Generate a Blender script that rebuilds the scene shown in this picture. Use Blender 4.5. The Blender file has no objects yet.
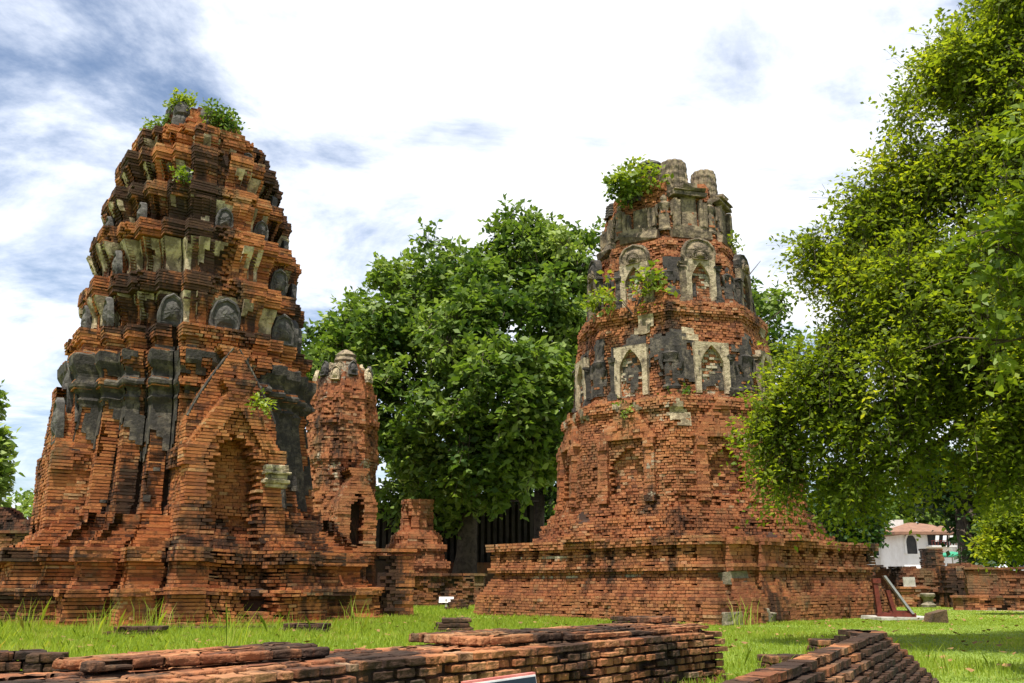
import bpy, math, random
import numpy as np
from mathutils import Vector, noise
from math import sin, cos, tan, atan, pi, radians as R, hypot

random.seed(7)
rng = np.random.default_rng(11)
S = bpy.context.scene
COL = S.collection

# ------------------------------------------------------------------ camera, sky, sun, exposure
PITCH, F, EYE = R(14.8), 900.0, 0.85
cam = bpy.data.cameras.new('camera')
cam.sensor_width = 36.0
cam.lens = F / 1024 * 36.0
cam.clip_end = 2000
camo = bpy.data.objects.new('camera', cam)
camo.location = (0, 0, EYE)
camo.rotation_euler = (R(90) + PITCH, 0, 0)
COL.objects.link(camo)
S.camera = camo

SUN_EL, SUN_AZ = R(69), R(-158)          # azimuth from +Y towards +X
sd = Vector((sin(SUN_AZ) * cos(SUN_EL), cos(SUN_AZ) * cos(SUN_EL), sin(SUN_EL)))
sun = bpy.data.lights.new('sun', 'SUN')
sun.energy, sun.angle, sun.color = 5.0, R(0.55), (1.0, 0.95, 0.86)
suno = bpy.data.objects.new('sun', sun)
suno.rotation_euler = sd.to_track_quat('Z', 'Y').to_euler()
COL.objects.link(suno)

w = bpy.data.worlds.new('World'); S.world = w; w.use_nodes = True
nt = w.node_tree; N = nt.nodes; L = nt.links; N.clear()
def wn(t, **k):
    n = N.new(t)
    for a, b in k.items(): setattr(n, a, b)
    return n
def wmath(op, a, b=None, clamp=False):
    n = wn('ShaderNodeMath', operation=op, use_clamp=clamp)
    for i, x in enumerate((a, b)):
        if x is None: continue
        if isinstance(x, (int, float)): n.inputs[i].default_value = x
        else: L.new(x, n.inputs[i])
    return n.outputs[0]
sky = wn('ShaderNodeTexSky', sky_type='NISHITA', sun_disc=False, sun_elevation=SUN_EL, sun_rotation=SUN_AZ)
sky.air_density, sky.dust_density, sky.ozone_density = 1.0, 1.0, 1.5
tc = wn('ShaderNodeTexCoord'); sx = wn('ShaderNodeSeparateXYZ'); L.new(tc.outputs['Generated'], sx.inputs[0])
zz = wmath('ADD', wmath('MAXIMUM', sx.outputs[2], 0.0), 0.18)
cx = wn('ShaderNodeCombineXYZ')
L.new(wmath('MULTIPLY', wmath('DIVIDE', sx.outputs[0], zz), 0.8), cx.inputs[0]); L.new(wmath('DIVIDE', sx.outputs[1], zz), cx.inputs[1])
n1 = wn('ShaderNodeTexNoise'); n1.inputs['Scale'].default_value = 1.7; n1.inputs['Detail'].default_value = 9; n1.inputs['Roughness'].default_value = 0.62; n1.inputs['Distortion'].default_value = 0.55
L.new(cx.outputs[0], n1.inputs['Vector'])
n2 = wn('ShaderNodeTexNoise'); n2.inputs['Scale'].default_value = 6.5; n2.inputs['Detail'].default_value = 6; n2.inputs['Roughness'].default_value = 0.6
L.new(cx.outputs[0], n2.inputs['Vector'])
# the thick bright bank of cloud stands ahead, a little right of the middle
bank = wn('ShaderNodeVectorMath', operation='DOT_PRODUCT'); L.new(tc.outputs['Generated'], bank.inputs[0])
bd = Vector((0.16, 0.83, 0.52)).normalized(); bank.inputs[1].default_value = bd
bk = wn('ShaderNodeMapRange'); L.new(bank.outputs['Value'], bk.inputs[0])
bk.inputs[1].default_value, bk.inputs[2].default_value, bk.inputs[3].default_value, bk.inputs[4].default_value = 0.85, 0.99, -0.035, 0.12
dens = wmath('ADD', wmath('ADD', n1.outputs[0], wmath('MULTIPLY', wmath('SUBTRACT', n2.outputs[0], 0.5), 0.28)), bk.outputs[0])
mr = wn('ShaderNodeMapRange', interpolation_type='SMOOTHSTEP'); L.new(dens, mr.inputs[0])
mr.inputs[1].default_value, mr.inputs[2].default_value, mr.inputs[3].default_value, mr.inputs[4].default_value = 0.32, 0.64, 0.02, 1.0
cr = wn('ShaderNodeValToRGB'); L.new(dens, cr.inputs[0])
cr.color_ramp.elements[0].position, cr.color_ramp.elements[0].color = 0.40, (7.6, 8.2, 9.4, 1)
cr.color_ramp.elements[1].position, cr.color_ramp.elements[1].color = 0.66, (7.9, 8.0, 8.2, 1)
mx = wn('ShaderNodeMix', data_type='RGBA'); L.new(mr.outputs[0], mx.inputs[0]); L.new(sky.outputs[0], mx.inputs[6]); L.new(cr.outputs[0], mx.inputs[7])
bg = wn('ShaderNodeBackground'); bg.inputs[1].default_value = 0.094
wo = wn('ShaderNodeOutputWorld'); L.new(mx.outputs[2], bg.inputs[0]); L.new(bg.outputs[0], wo.inputs[0])

S.view_settings.view_transform = 'Standard'; S.view_settings.look = 'None'
S.view_settings.exposure = 0.76; S.view_settings.gamma = 1.0
S.view_settings.use_curve_mapping = False

# ------------------------------------------------------------------ picture measuring helpers (pixel + forward distance -> point)
def zat(v, Y): return Y * tan(PITCH - atan((v - 341.5) / F)) + EYE
def PX(u, v, Y):
    z = zat(v, Y) - EYE
    return Vector(((u - 512) / F * (Y * cos(PITCH) + z * sin(PITCH)), Y, z + EYE))
def wid(px, v, Y): return px / F * (Y * cos(PITCH) + (zat(v, Y) - EYE) * sin(PITCH))

def nz(x, y, z, s=1.0, o=0.0): return noise.noise(Vector((x * s + o, y * s + o * 1.7, z * s - o)))

# ------------------------------------------------------------------ materials
def mat(name):
    m = bpy.data.materials.new(name); m.use_nodes = True
    t = m.node_tree; b = t.nodes['Principled BSDF']; return m, t, b
def node(t, ty, **k):
    n = t.nodes.new(ty)
    for a, b in k.items(): setattr(n, a, b)
    return n
def noi(t, vec, scale, detail=4, rough=0.6, dist=0.0):
    n = node(t, 'ShaderNodeTexNoise'); n.inputs['Scale'].default_value = scale; n.inputs['Detail'].default_value = detail
    n.inputs['Roughness'].default_value = rough; n.inputs['Distortion'].default_value = dist
    if vec is not None: t.links.new(vec, n.inputs['Vector'])
    return n.outputs[0]
def ramp(t, fac, stops):
    n = node(t, 'ShaderNodeValToRGB'); t.links.new(fac, n.inputs[0]); e = n.color_ramp.elements
    while len(e) < len(stops): e.new(0.5)
    for i, (p, c) in enumerate(stops):
        e[i].position = p; e[i].color = (*c, 1) if len(c) == 3 else c
    return n.outputs[0]
def mth(t, op, a, b=None, c=None, clamp=False):
    n = node(t, 'ShaderNodeMath', operation=op, use_clamp=clamp)
    for i, x in enumerate((a, b, c)):
        if x is None: continue
        if isinstance(x, (int, float)): n.inputs[i].default_value = x
        else: t.links.new(x, n.inputs[i])
    return n.outputs[0]
def sstep(t, x, a, b, lo=0.0, hi=1.0):
    n = node(t, 'ShaderNodeMapRange', interpolation_type='SMOOTHSTEP'); t.links.new(x, n.inputs[0])
    for i, q in enumerate((a, b, lo, hi)): n.inputs[i + 1].default_value = q
    return n.outputs[0]
def mixc(t, f, a, b, blend='MIX'):
    n = node(t, 'ShaderNodeMix', data_type='RGBA', blend_type=blend)
    for i, x in ((0, f), (6, a), (7, b)):
        if isinstance(x, (int, float)): n.inputs[i].default_value = x
        elif isinstance(x, tuple): n.inputs[i].default_value = (*x, 1)
        else: t.links.new(x, n.inputs[i])
    return n.outputs[2]
def attr(t, name):
    n = node(t, 'ShaderNodeAttribute', attribute_name=name); return n.outputs['Fac']
def pos(t): return node(t, 'ShaderNodeNewGeometry').outputs['Position']
def scaled(t, v, s):
    n = node(t, 'ShaderNodeVectorMath', operation='MULTIPLY'); t.links.new(v, n.inputs[0]); n.inputs[1].default_value = s; return n.outputs[0]
def bump(t, b, h, dist, strength=0.6):
    n = node(t, 'ShaderNodeBump'); n.inputs['Strength'].default_value = strength; n.inputs['Distance'].default_value = dist
    t.links.new(h, n.inputs['Height']); t.links.new(n.outputs[0], b.inputs['Normal'])

def brick_mat(name, stops, stain=0.0, pale=0.0):
    m, t, b = mat(name); p = pos(t)
    rn, pl, dk = attr(t, 'rnd'), attr(t, 'pl'), attr(t, 'dk')
    big = noi(t, p, 0.9, 5, 0.62); mid = noi(t, p, 5.5, 5, 0.68); fine = noi(t, p, 38, 4, 0.7)
    c = ramp(t, rn, stops)
    c = mixc(t, sstep(t, big, 0.46, 0.66, 0, 0.45), c, (0.44, 0.175, 0.060))
    c = mixc(t, sstep(t, noi(t, scaled(t, p, (1, 1, .6)), 0.7, 6, 0.7, 0.6), 0.48, 0.66, 0, 0.5), c, (0.15, 0.060, 0.034))
    c = mixc(t, sstep(t, mid, 0.50, 0.68, 0, 0.75), c, (0.085, 0.038, 0.022))
    c = mixc(t, sstep(t, fine, 0.56, 0.74, 0, 0.40), c, (0.48, 0.29, 0.16))
    c = mixc(t, sstep(t, noi(t, p, 17, 5, 0.75), 0.56, 0.70, 0, 0.6), c, (0.055, 0.030, 0.020))
    # green-grey algae and black lichen in patches of their own
    al = noi(t, scaled(t, p, (1.3, 1.3, 0.7)), 1.15, 6, 0.7)
    c = mixc(t, sstep(t, al, 0.56 - stain, 0.72 - stain, 0, 0.6), c, (0.125, 0.105, 0.055))
    st = noi(t, scaled(t, p, (1.0, 1.0, 0.32)), 2.3, 7, 0.72, 0.4)
    dm = sstep(t, mth(t, 'ADD', mth(t, 'MULTIPLY', dk, 0.66), st), 0.70, 0.90)
    c = mixc(t, mth(t, 'MULTIPLY', dm, 0.88), c, (0.022, 0.019, 0.016))
    pm = sstep(t, mth(t, 'ADD', mth(t, 'MULTIPLY', pl, 0.7), noi(t, p, 3.1, 6, 0.7, 0.5)), 0.92 - pale, 1.0 - pale)
    pc = mixc(t, sstep(t, noi(t, p, 2.2, 6, 0.7), 0.42, 0.68), (0.44, 0.375, 0.265), (0.15, 0.135, 0.105))
    c = mixc(t, pm, c, pc)
    t.links.new(c, b.inputs['Base Color']); b.inputs['Roughness'].default_value = 0.93; b.inputs['Specular IOR Level'].default_value = 0.15
    bump(t, b, mth(t, 'ADD', fine, mth(t, 'MULTIPLY', mid, 1.5)), 0.018, 0.7)
    return m
BR1 = brick_mat('orange_brick', [(0.0, (0.10, 0.042, 0.022)), (0.22, (0.26, 0.082, 0.032)), (0.5, (0.37, 0.128, 0.044)), (0.78, (0.46, 0.19, 0.068)), (1.0, (0.42, 0.26, 0.13))], 0.03)
BR2 = brick_mat('red_brick', [(0.0, (0.15, 0.058, 0.032)), (0.25, (0.29, 0.105, 0.048)), (0.6, (0.38, 0.148, 0.064)), (0.9, (0.43, 0.205, 0.095)), (1.0, (0.42, 0.26, 0.15))], 0.03, 0.0)
BR3 = brick_mat('old_brick', [(0.0, (0.09, 0.04, 0.024)), (0.3, (0.25, 0.09, 0.04)), (0.6, (0.36, 0.15, 0.065)), (0.85, (0.42, 0.21, 0.10)), (1.0, (0.32, 0.22, 0.14))], 0.05)
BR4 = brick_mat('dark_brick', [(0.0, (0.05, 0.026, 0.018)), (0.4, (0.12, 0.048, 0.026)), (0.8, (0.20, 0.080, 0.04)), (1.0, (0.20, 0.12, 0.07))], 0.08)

def simple(name, c1, c2, scale=3.0, rough=0.9, bd=0.01, bs=20, lo=0.4, hi=0.65, c3=None, spec=0.2):
    m, t, b = mat(name); p = pos(t)
    c = mixc(t, sstep(t, noi(t, p, scale, 7, 0.68, 0.3), lo, hi), c1, c2)
    if c3: c = mixc(t, sstep(t, noi(t, scaled(t, p, (1.4, 1.4, 0.5)), scale * 1.7, 6, 0.7), 0.52, 0.7), c, c3)
    t.links.new(c, b.inputs['Base Color']); b.inputs['Roughness'].default_value = rough; b.inputs['Specular IOR Level'].default_value = spec
    bump(t, b, noi(t, p, bs, 5, 0.7), bd, 0.7); return m
MORTAR = simple('earth_mortar', (0.10, 0.055, 0.03), (0.05, 0.035, 0.025), 4)
PLAST = simple('weathered_plaster', (0.50, 0.41, 0.26), (0.17, 0.13, 0.08), 3.4, 0.9, 0.05, 9, 0.38, 0.58, (0.040, 0.035, 0.028))
PLAST2 = simple('pale_stucco', (0.29, 0.225, 0.14), (0.11, 0.085, 0.058), 4.5, 0.9, 0.06, 14, 0.38, 0.56, (0.03, 0.027, 0.022))
DARKP = simple('blackened_plaster', (0.042, 0.037, 0.032), (0.15, 0.125, 0.092), 4.2, 0.9, 0.04, 14, 0.45, 0.70, (0.020, 0.018, 0.016))
STONE = simple('dark_antefix_stone', (0.058, 0.053, 0.048), (0.15, 0.138, 0.12), 5.0, 0.9, 0.03, 16, 0.45, 0.7, (0.026, 0.024, 0.021))
CONC = simple('grey_concrete', (0.46, 0.43, 0.38), (0.30, 0.28, 0.24), 6, 0.9)
PLAST3 = simple('dirty_stucco', (0.46, 0.375, 0.25), (0.20, 0.155, 0.10), 4.0, 0.9, 0.05, 14, 0.43, 0.64, (0.035, 0.030, 0.025))
PATCH = simple('mossy_grey_stone', (0.25, 0.21, 0.15), (0.11, 0.10, 0.07), 3.5, 0.9, 0.04, 10)
PATCH2 = simple('brown_laterite', (0.12, 0.075, 0.042), (0.06, 0.042, 0.028), 6, 0.95, 0.05, 14)
SANDP = simple('sandy_path', (0.50, 0.42, 0.30), (0.36, 0.29, 0.20), 4, 0.95)
WHITE = simple('white_wall_paint', (0.80, 0.79, 0.76), (0.70, 0.68, 0.64), 1.2, 0.7)
CREAM = simple('grey_white_wall', (0.66, 0.64, 0.60), (0.55, 0.52, 0.48), 1.2, 0.8)
ROOF = simple('brown_roof_tile', (0.25, 0.135, 0.085), (0.17, 0.095, 0.065), 2.0, 0.85)
RUST = simple('red_painted_wood', (0.15, 0.034, 0.022), (0.09, 0.022, 0.016), 8, 0.55)
BOARD = simple('grey_sign_panel', (0.30, 0.30, 0.31), (0.24, 0.24, 0.25), 6, 0.4)
DGLASS = simple('dark_window_glass', (0.03, 0.03, 0.035), (0.05, 0.045, 0.045), 3, 0.25, 0.001)
NAVY = simple('dark_blue_sign_paint', (0.010, 0.020, 0.032), (0.016, 0.028, 0.042), 6, 0.4, 0.001)
PAINTW = simple('white_sign_paint', (0.75, 0.74, 0.70), (0.62, 0.60, 0.56), 12, 0.5, 0.001)
PINK = simple('faded_red_edge', (0.55, 0.20, 0.16), (0.42, 0.11, 0.09), 9, 0.6, 0.002)
GREENC = simple('green_canvas', (0.03, 0.22, 0.12), (0.05, 0.28, 0.16), 4, 0.8)
CARP = simple('white_car_paint', (0.75, 0.76, 0.77), (0.70, 0.71, 0.72), 2, 0.25, 0.0005, 5, spec=0.5)
RUBBER = simple('black_rubber', (0.02, 0.02, 0.02), (0.03, 0.03, 0.03), 6, 0.8)
BARK = simple('grey_brown_bark', (0.10, 0.075, 0.055), (0.05, 0.038, 0.03), 6, 0.95, 0.05, 12)
DARKWOOD = simple('dark_old_timber', (0.045, 0.035, 0.030), (0.022, 0.018, 0.016), 3, 0.9)

def leaf_mat(name, stops, trans=0.35, tcol=(1.25, 1.35, 0.5), rough=0.45, spec=0.35):
    m, t, b = mat(name); rn = attr(t, 'rnd')
    c = ramp(t, rn, stops)
    b.inputs['Roughness'].default_value = rough; b.inputs['Specular IOR Level'].default_value = spec
    t.links.new(c, b.inputs['Base Color'])
    tr = node(t, 'ShaderNodeBsdfTranslucent'); t.links.new(mixc(t, 1.0, c, tcol, 'MULTIPLY'), tr.inputs[0])
    ms = node(t, 'ShaderNodeMixShader'); ms.inputs[0].default_value = trans
    t.links.new(b.outputs[0], ms.inputs[1]); t.links.new(tr.outputs[0], ms.inputs[2])
    t.links.new(ms.outputs[0], t.nodes['Material Output'].inputs[0]); return m
LEAF_BIG = leaf_mat('broad_green_leaf', [(0, (0.032, 0.070, 0.014)), (0.40, (0.105, 0.165, 0.030)), (0.75, (0.20, 0.27, 0.055)), (1, (0.32, 0.38, 0.13))], 0.36, (1.3, 1.4, .5), 0.55, 0.2)
LEAF_YEL = leaf_mat('yellow_green_leaf', [(0, (0.085, 0.13, 0.016)), (0.5, (0.165, 0.225, 0.024)), (0.85, (0.26, 0.31, 0.032)), (1, (0.36, 0.38, 0.05))], 0.62, (1.5, 1.4, .4), 0.55, 0.2)
LEAF_DRK = leaf_mat('dark_green_leaf', [(0, (0.015, 0.040, 0.011)), (0.6, (0.030, 0.070, 0.016)), (1, (0.07, 0.12, 0.02))], 0.25)
LEAF_BRT = leaf_mat('bright_weed_leaf', [(0, (0.10, 0.16, 0.018)), (0.6, (0.19, 0.26, 0.028)), (1, (0.30, 0.34, 0.06))], 0.45, (1.5, 1.4, .4))
GRASS = leaf_mat('grass_blade', [(0, (0.17, 0.25, 0.028)), (0.5, (0.29, 0.39, 0.050)), (0.9, (0.39, 0.46, 0.080)), (1, (0.46, 0.40, 0.15))], 0.55, (1.5, 1.35, .45), 0.5, 0.3)

gm, t, b = mat('lawn_soil'); p = pos(t)
c = mixc(t, sstep(t, noi(t, p, 0.5, 6, 0.65), 0.4, 0.65), (0.19, 0.28, 0.026), (0.25, 0.33, 0.036))
c = mixc(t, sstep(t, noi(t, p, 7, 6, 0.7), 0.48, 0.72), c, (0.075, 0.115, 0.018))
c = mixc(t, sstep(t, noi(t, p, 1.7, 6, 0.7), 0.60, 0.74), c, (0.22, 0.20, 0.07))
sep = node(t, 'ShaderNodeSeparateXYZ'); t.links.new(p, sep.inputs[0])
far = sstep(t, mth(t, 'ADD', sep.outputs[1], mth(t, 'MULTIPLY', noi(t, p, 0.3, 4), 8)), 34, 40)
c = mixc(t, far, c, (0.26, 0.22, 0.17))
t.links.new(c, b.inputs['Base Color']); b.inputs['Roughness'].default_value = 0.95
bump(t, b, noi(t, p, 30, 5, 0.7), 0.05, 0.9)

# ------------------------------------------------------------------ mesh builder
class MB:
    def __init__(s): s.v = []; s.f = []; s.r = []; s.p = []; s.d = []
    def quad(s, pts, r=0.5, p=0.0, d=0.0):
        i = len(s.v); s.v.extend(pts); s.f.append(tuple(range(i, i + len(pts)))); s.r.append(r); s.p.append(p); s.d.append(d)
    def face(s, idx, r=0.5, p=0.0, d=0.0): s.f.append(tuple(idx)); s.r.append(r); s.p.append(p); s.d.append(d)
    def box(s, x0, x1, y0, y1, z0, z1, r=0.5, T=None, p=0.0, d=0.0, j=0.0):
        i = len(s.v)
        for z in (z0, z1):
            for (x, y) in ((x0, y0), (x1, y0), (x1, y1), (x0, y1)):
                q = (x + random.uniform(-j, j), y + random.uniform(-j, j), z + random.uniform(-j, j))
                s.v.append(T(q) if T else q)
        for f in ((0, 3, 2, 1), (4, 5, 6, 7), (0, 1, 5, 4), (1, 2, 6, 5), (2, 3, 7, 6), (3, 0, 4, 7)):
            s.face([i + k for k in f], r, p, d)
    def tube(s, pts, rad, n=8, r=0.5, cap=True):
        pts = [Vector(q) for q in pts]; base = len(s.v); prev = None
        for k, q in enumerate(pts):
            a = (pts[min(k + 1, len(pts) - 1)] - pts[max(k - 1, 0)]).normalized()
            u = a.cross(Vector((0.13, 0.97, 0.2))) if prev is None else prev - a * prev.dot(a)
            if u.length < 1e-4: u = a.cross(Vector((1, 0, 0)))
            u.normalize(); prev = u; vv = a.cross(u)
            for i in range(n):
                an = 2 * pi * i / n; s.v.append(tuple(q + (u * cos(an) + vv * sin(an)) * rad[k]))
        for k in range(len(pts) - 1):
            for i in range(n):
                j = (i + 1) % n; s.face((base + k * n + i, base + k * n + j, base + (k + 1) * n + j, base + (k + 1) * n + i), r)
        if cap:
            s.face([base + i for i in range(n)][::-1], r); s.face([base + (len(pts) - 1) * n + i for i in range(n)], r)
    def lathe(s, prof, n=24, T=None, r=0.5, wob=0.0):
        base = len(s.v)
        for (rr, z) in prof:
            for i in range(n):
                an = 2 * pi * i / n; q = (rr * cos(an) * (1 + random.uniform(-wob, wob)), rr * sin(an) * (1 + random.uniform(-wob, wob)), z)
                s.v.append(T(q) if T else q)
        for k in range(len(prof) - 1):
            for i in range(n):
                j = (i + 1) % n; s.face((base + k * n + i, base + k * n + j, base + (k + 1) * n + j, base + (k + 1) * n + i), r)
        s.face([base + (len(prof) - 1) * n + i for i in range(n)], r)
    def build(s, name, m, parent=None, smooth=False):
        me = bpy.data.meshes.new(name); me.from_pydata([tuple(q) for q in s.v], [], s.f); me.materials.append(m)
        for nm, dat in (('rnd', s.r), ('pl', s.p), ('dk', s.d)):
            a = me.attributes.new(nm, 'FLOAT', 'FACE'); a.data.foreach_set('value', np.asarray(dat, dtype=np.float32))
        if smooth: me.polygons.foreach_set('use_smooth', np.ones(len(me.polygons), dtype=bool))
        me.update()
        o = bpy.data.objects.new(name, me); COL.objects.link(o)
        if parent: o.parent = parent
        return o
def tag(o, label=None, cat=None, group=None, kind=None):
    for k, x in (('label', label), ('category', cat), ('group', group), ('kind', kind)):
        if x: o[k] = x
    return o
def thing(name, label, cat, loc=(0, 0, 0), rz=0.0, group=None):
    o = bpy.data.objects.new(name, None); o.empty_display_size = 0.3; COL.objects.link(o)
    o.location = loc; o.rotation_euler = (0, 0, rz); return tag(o, label, cat, group, 'thing')
def npmesh(name, V, Fc, nper, m, rnd, parent=None, smooth=False):
    me = bpy.data.meshes.new(name); nf = len(Fc)
    me.vertices.add(len(V)); me.vertices.foreach_set('co', V.astype(np.float32).ravel())
    me.loops.add(nf * nper); me.loops.foreach_set('vertex_index', Fc.astype(np.int32).ravel())
    me.polygons.add(nf); me.polygons.foreach_set('loop_start', np.arange(nf, dtype=np.int32) * nper)
    me.update(calc_edges=True); me.materials.append(m)
    a = me.attributes.new('rnd', 'FLOAT', 'FACE'); a.data.foreach_set('value', rnd.astype(np.float32))
    me.validate(); o = bpy.data.objects.new(name, me); COL.objects.link(o)
    if parent: o.parent = parent
    return o

# ------------------------------------------------------------------ brickwork laid course by course
def inset(poly, d):
    n = len(poly); out = []
    for i in range(n):
        p0, p1, p2 = poly[i - 1], poly[i], poly[(i + 1) % n]
        def nn(a, b):
            l = hypot(b[0] - a[0], b[1] - a[1]) or 1e-6; return ((b[1] - a[1]) / l, -(b[0] - a[0]) / l)
        a, b2 = nn(p0, p1), nn(p1, p2); k = 1 + a[0] * b2[0] + a[1] * b2[1]
        k = max(k, 0.35)
        out.append((p1[0] - (a[0] + b2[0]) / k * d, p1[1] - (a[1] + b2[1]) / k * d))
    return out
def courses(mb, fn, z0, z1, ch=0.08, bl=0.24, jit=0.012, ero=0.05, miss=0.02, depth=0.32, skip=None, field=None, sag=0.02, gap=0.006, seed=0.0, es=0.9):
    n = max(1, round((z1 - z0) / ch)); h = (z1 - z0) / n
    for k in range(n):
        za = z0 + k * h; zc = za + h / 2; poly = fn(zc)
        lj = random.gauss(0, jit * 0.35)
        for i in range(len(poly)):
            p, q = poly[i], poly[(i + 1) % len(poly)]
            Ln = hypot(q[0] - p[0], q[1] - p[1])
            if Ln < 0.02: continue
            tx, ty = (q[0] - p[0]) / Ln, (q[1] - p[1]) / Ln; nx, ny = ty, -tx
            m = max(1, round(Ln / bl)); cuts = [0.0]
            for c in range(1, m + (1 if k % 2 and m > 1 else 0)):
                cuts.append(Ln * (c - (0.5 if k % 2 and m > 1 else 0)) / m + random.uniform(-.18, .18) * Ln / m)
            cuts.append(Ln)
            for a, e in zip(cuts[:-1], cuts[1:]):
                if e - a < 0.015: continue
                mx_, my_ = p[0] + tx * (a + e) / 2, p[1] + ty * (a + e) / 2
                sk = skip(mx_, my_, zc) if skip else False
                if sk is True: continue
                pl, dk = field(mx_, my_, zc) if field else (0.0, 0.2)
                er = nz(mx_, my_, zc * .45, es, seed) + 0.6 * nz(mx_, my_, zc * .7, es * 3.1, seed + 5)
                jj = jit * (0.4 if pl > 0.6 else 1.0)
                off = random.gauss(0, jj) + lj + (min(0.0, er + 0.22) * 2.0 + min(0.0, er) * .25) * ero - (sk or 0.0)
                if random.random() < miss * (1 + 3 * max(0, -er)): off -= random.uniform(0.05, min(0.14, depth * .5))
                s1 = sag * nz(p[0] + tx * a, p[1] + ty * a, zc, 0.5, seed + 9); s2 = sag * nz(p[0] + tx * e, p[1] + ty * e, zc, 0.5, seed + 9)
                zl = za + gap * .5 + random.uniform(-.002, .002); zh = za + h - gap * .5 + random.uniform(-.0025, .0025) - (random.uniform(0, .03) if random.random() < .12 else 0)
                g = gap * random.uniform(.3, 1.3)
                ua, ue = a + (g if a > 0 else -max(off, 0) * .9), e - (g if e < Ln else -max(off, 0) * .9)
                o1, o2 = off + random.uniform(-.006, .006), off + random.uniform(-.006, .006)
                B = []
                for (z, dz) in ((zl, 0), (zh, random.uniform(-.004, .004))):
                    B += [(p[0] + tx * ua + nx * o1, p[1] + ty * ua + ny * o1, z + s1),
                          (p[0] + tx * ue + nx * o2, p[1] + ty * ue + ny * o2, z + s2 + dz),
                          (p[0] + tx * ue - nx * depth, p[1] + ty * ue - ny * depth, z + s2 + dz),
                          (p[0] + tx * ua - nx * depth, p[1] + ty * ua - ny * depth, z + s1)]
                ii = len(mb.v); mb.v.extend(B)
                r = min(1, max(0, 0.5 + 0.21 * random.gauss(0, 1) + 0.30 * nz(mx_, my_, zc, 0.9, seed + 3)))
                for f in ((0, 1, 5, 4), (4, 5, 6, 7), (0, 3, 2, 1), (1, 2, 6, 5), (3, 0, 4, 7)): mb.face([ii + x for x in f], r, pl, dk)
def core(mb, fn, z0, z1, ins, step=0.12):
    n = max(1, round((z1 - z0) / step)); base = len(mb.v); m = None
    for k in range(n + 1):
        z = z0 + (z1 - z0) * k / n
        poly = inset(fn(min(max(z, z0 + .01), z1 - .01)), ins); m = len(poly)
        mb.v.extend((x, y, z - 0.03) for x, y in poly)
    for k in range(n):
        for i in range(m):
            j = (i + 1) % m; mb.face((base + k * m + i, base + k * m + j, base + (k + 1) * m + j, base + (k + 1) * m + i), 0.1, 0, 0.6)
    mb.face([base + n * m + i for i in range(m)], 0.1, 0, 0.6)
def shell(mb, fn, z0, z1, off, mask, dz=0.06, du=0.10, j=0.008, thick=0.03):
    nzs = max(1, round((z1 - z0) / dz)); ref = fn((z0 + z1) / 2); n = len(ref)
    sub = [max(1, round(hypot(ref[(i + 1) % n][0] - ref[i][0], ref[(i + 1) % n][1] - ref[i][1]) / du)) for i in range(n)]
    rows = []
    for k in range(nzs + 1):
        z = z0 + (z1 - z0) * k / nzs; poly = inset(fn(z), -off); row = []
        for i in range(n):
            p, q = poly[i], poly[(i + 1) % n]
            for s_ in range(sub[i]):
                f = s_ / sub[i]; x, y = p[0] + (q[0] - p[0]) * f, p[1] + (q[1] - p[1]) * f
                d = j * nz(x, y, z, 5.0, 2.0)
                row.append((x * (1 + d), y * (1 + d), z + random.uniform(-.2, .2) * dz * (0 < k < nzs)))
        rows.append(row)
    m = len(rows[0]); base = len(mb.v)
    for r_ in rows: mb.v.extend(r_)
    keep = {}
    for k in range(nzs):
        for i in range(m):
            x, y, z = rows[k][i]; keep[k, i] = mask(x, y, z)
    for k in range(nzs):
        for i in range(m):
            if not keep[k, i]: continue
            j2 = (i + 1) % m
            mb.face((base + k * m + i, base + k * m + j2, base + (k + 1) * m + j2, base + (k + 1) * m + i), random.random())
            # broken edges of the coat get a thickness
            for (kk, ll, A, B2) in ((k - 1, i, (k, i), (k, j2)), (k + 1, i, (k + 1, i), (k + 1, j2)), (k, (i - 1) % m, (k, i), (k + 1, i)), (k, j2, (k, j2), (k + 1, j2))):
                if not keep.get((kk, ll), False):
                    a, b3 = rows[A[0]][A[1]], rows[B2[0]][B2[1]]
                    def inn(q):
                        l = hypot(q[0], q[1]) or 1; return (q[0] - q[0] / l * thick * 1.6, q[1] - q[1] / l * thick * 1.6, q[2])
                    mb.quad([a, b3, inn(b3), inn(a)], 0.3)
def interp(tab):
    zs = [q[0] for q in tab]; vs = [q[1] for q in tab]
    return lambda z: float(np.interp(z, zs, vs))
def redent(a, k=(1.0, 0.87, 0.74), y=(0.42, 0.60), notch=0.0):
    k0, k1, k2 = k; y1, y2 = y; g = notch; h = .038
    if g: half = [(k0, y1), (k1 - g, y1), (k1 - g, y1 + h), (k1, y1 + h), (k1, y2), (k2 - g, y2), (k2 - g, y2 + h), (k2, y2 + h)]
    else: half = [(k0, y1), (k1, y1), (k1, y2), (k2, y2)]
    q = half + [(k2, k2)] + [(b_, a_) for a_, b_ in half[::-1]]
    out = []
    for r_ in range(4):
        for (x, yy) in q:
            for _ in range(r_): x, yy = -yy, x
            out.append((x * a, yy * a))
    return out
def ngon(r, n=8, rot=0.0):
    c = r / cos(pi / n); return [(c * cos(rot + 2 * pi * (i + .5) / n), c * sin(rot + 2 * pi * (i + .5) / n)) for i in range(n)]
def rectp(x0, x1, y0, y1): return [(x0, y0), (x1, y0), (x1, y1), (x0, y1)]
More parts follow.
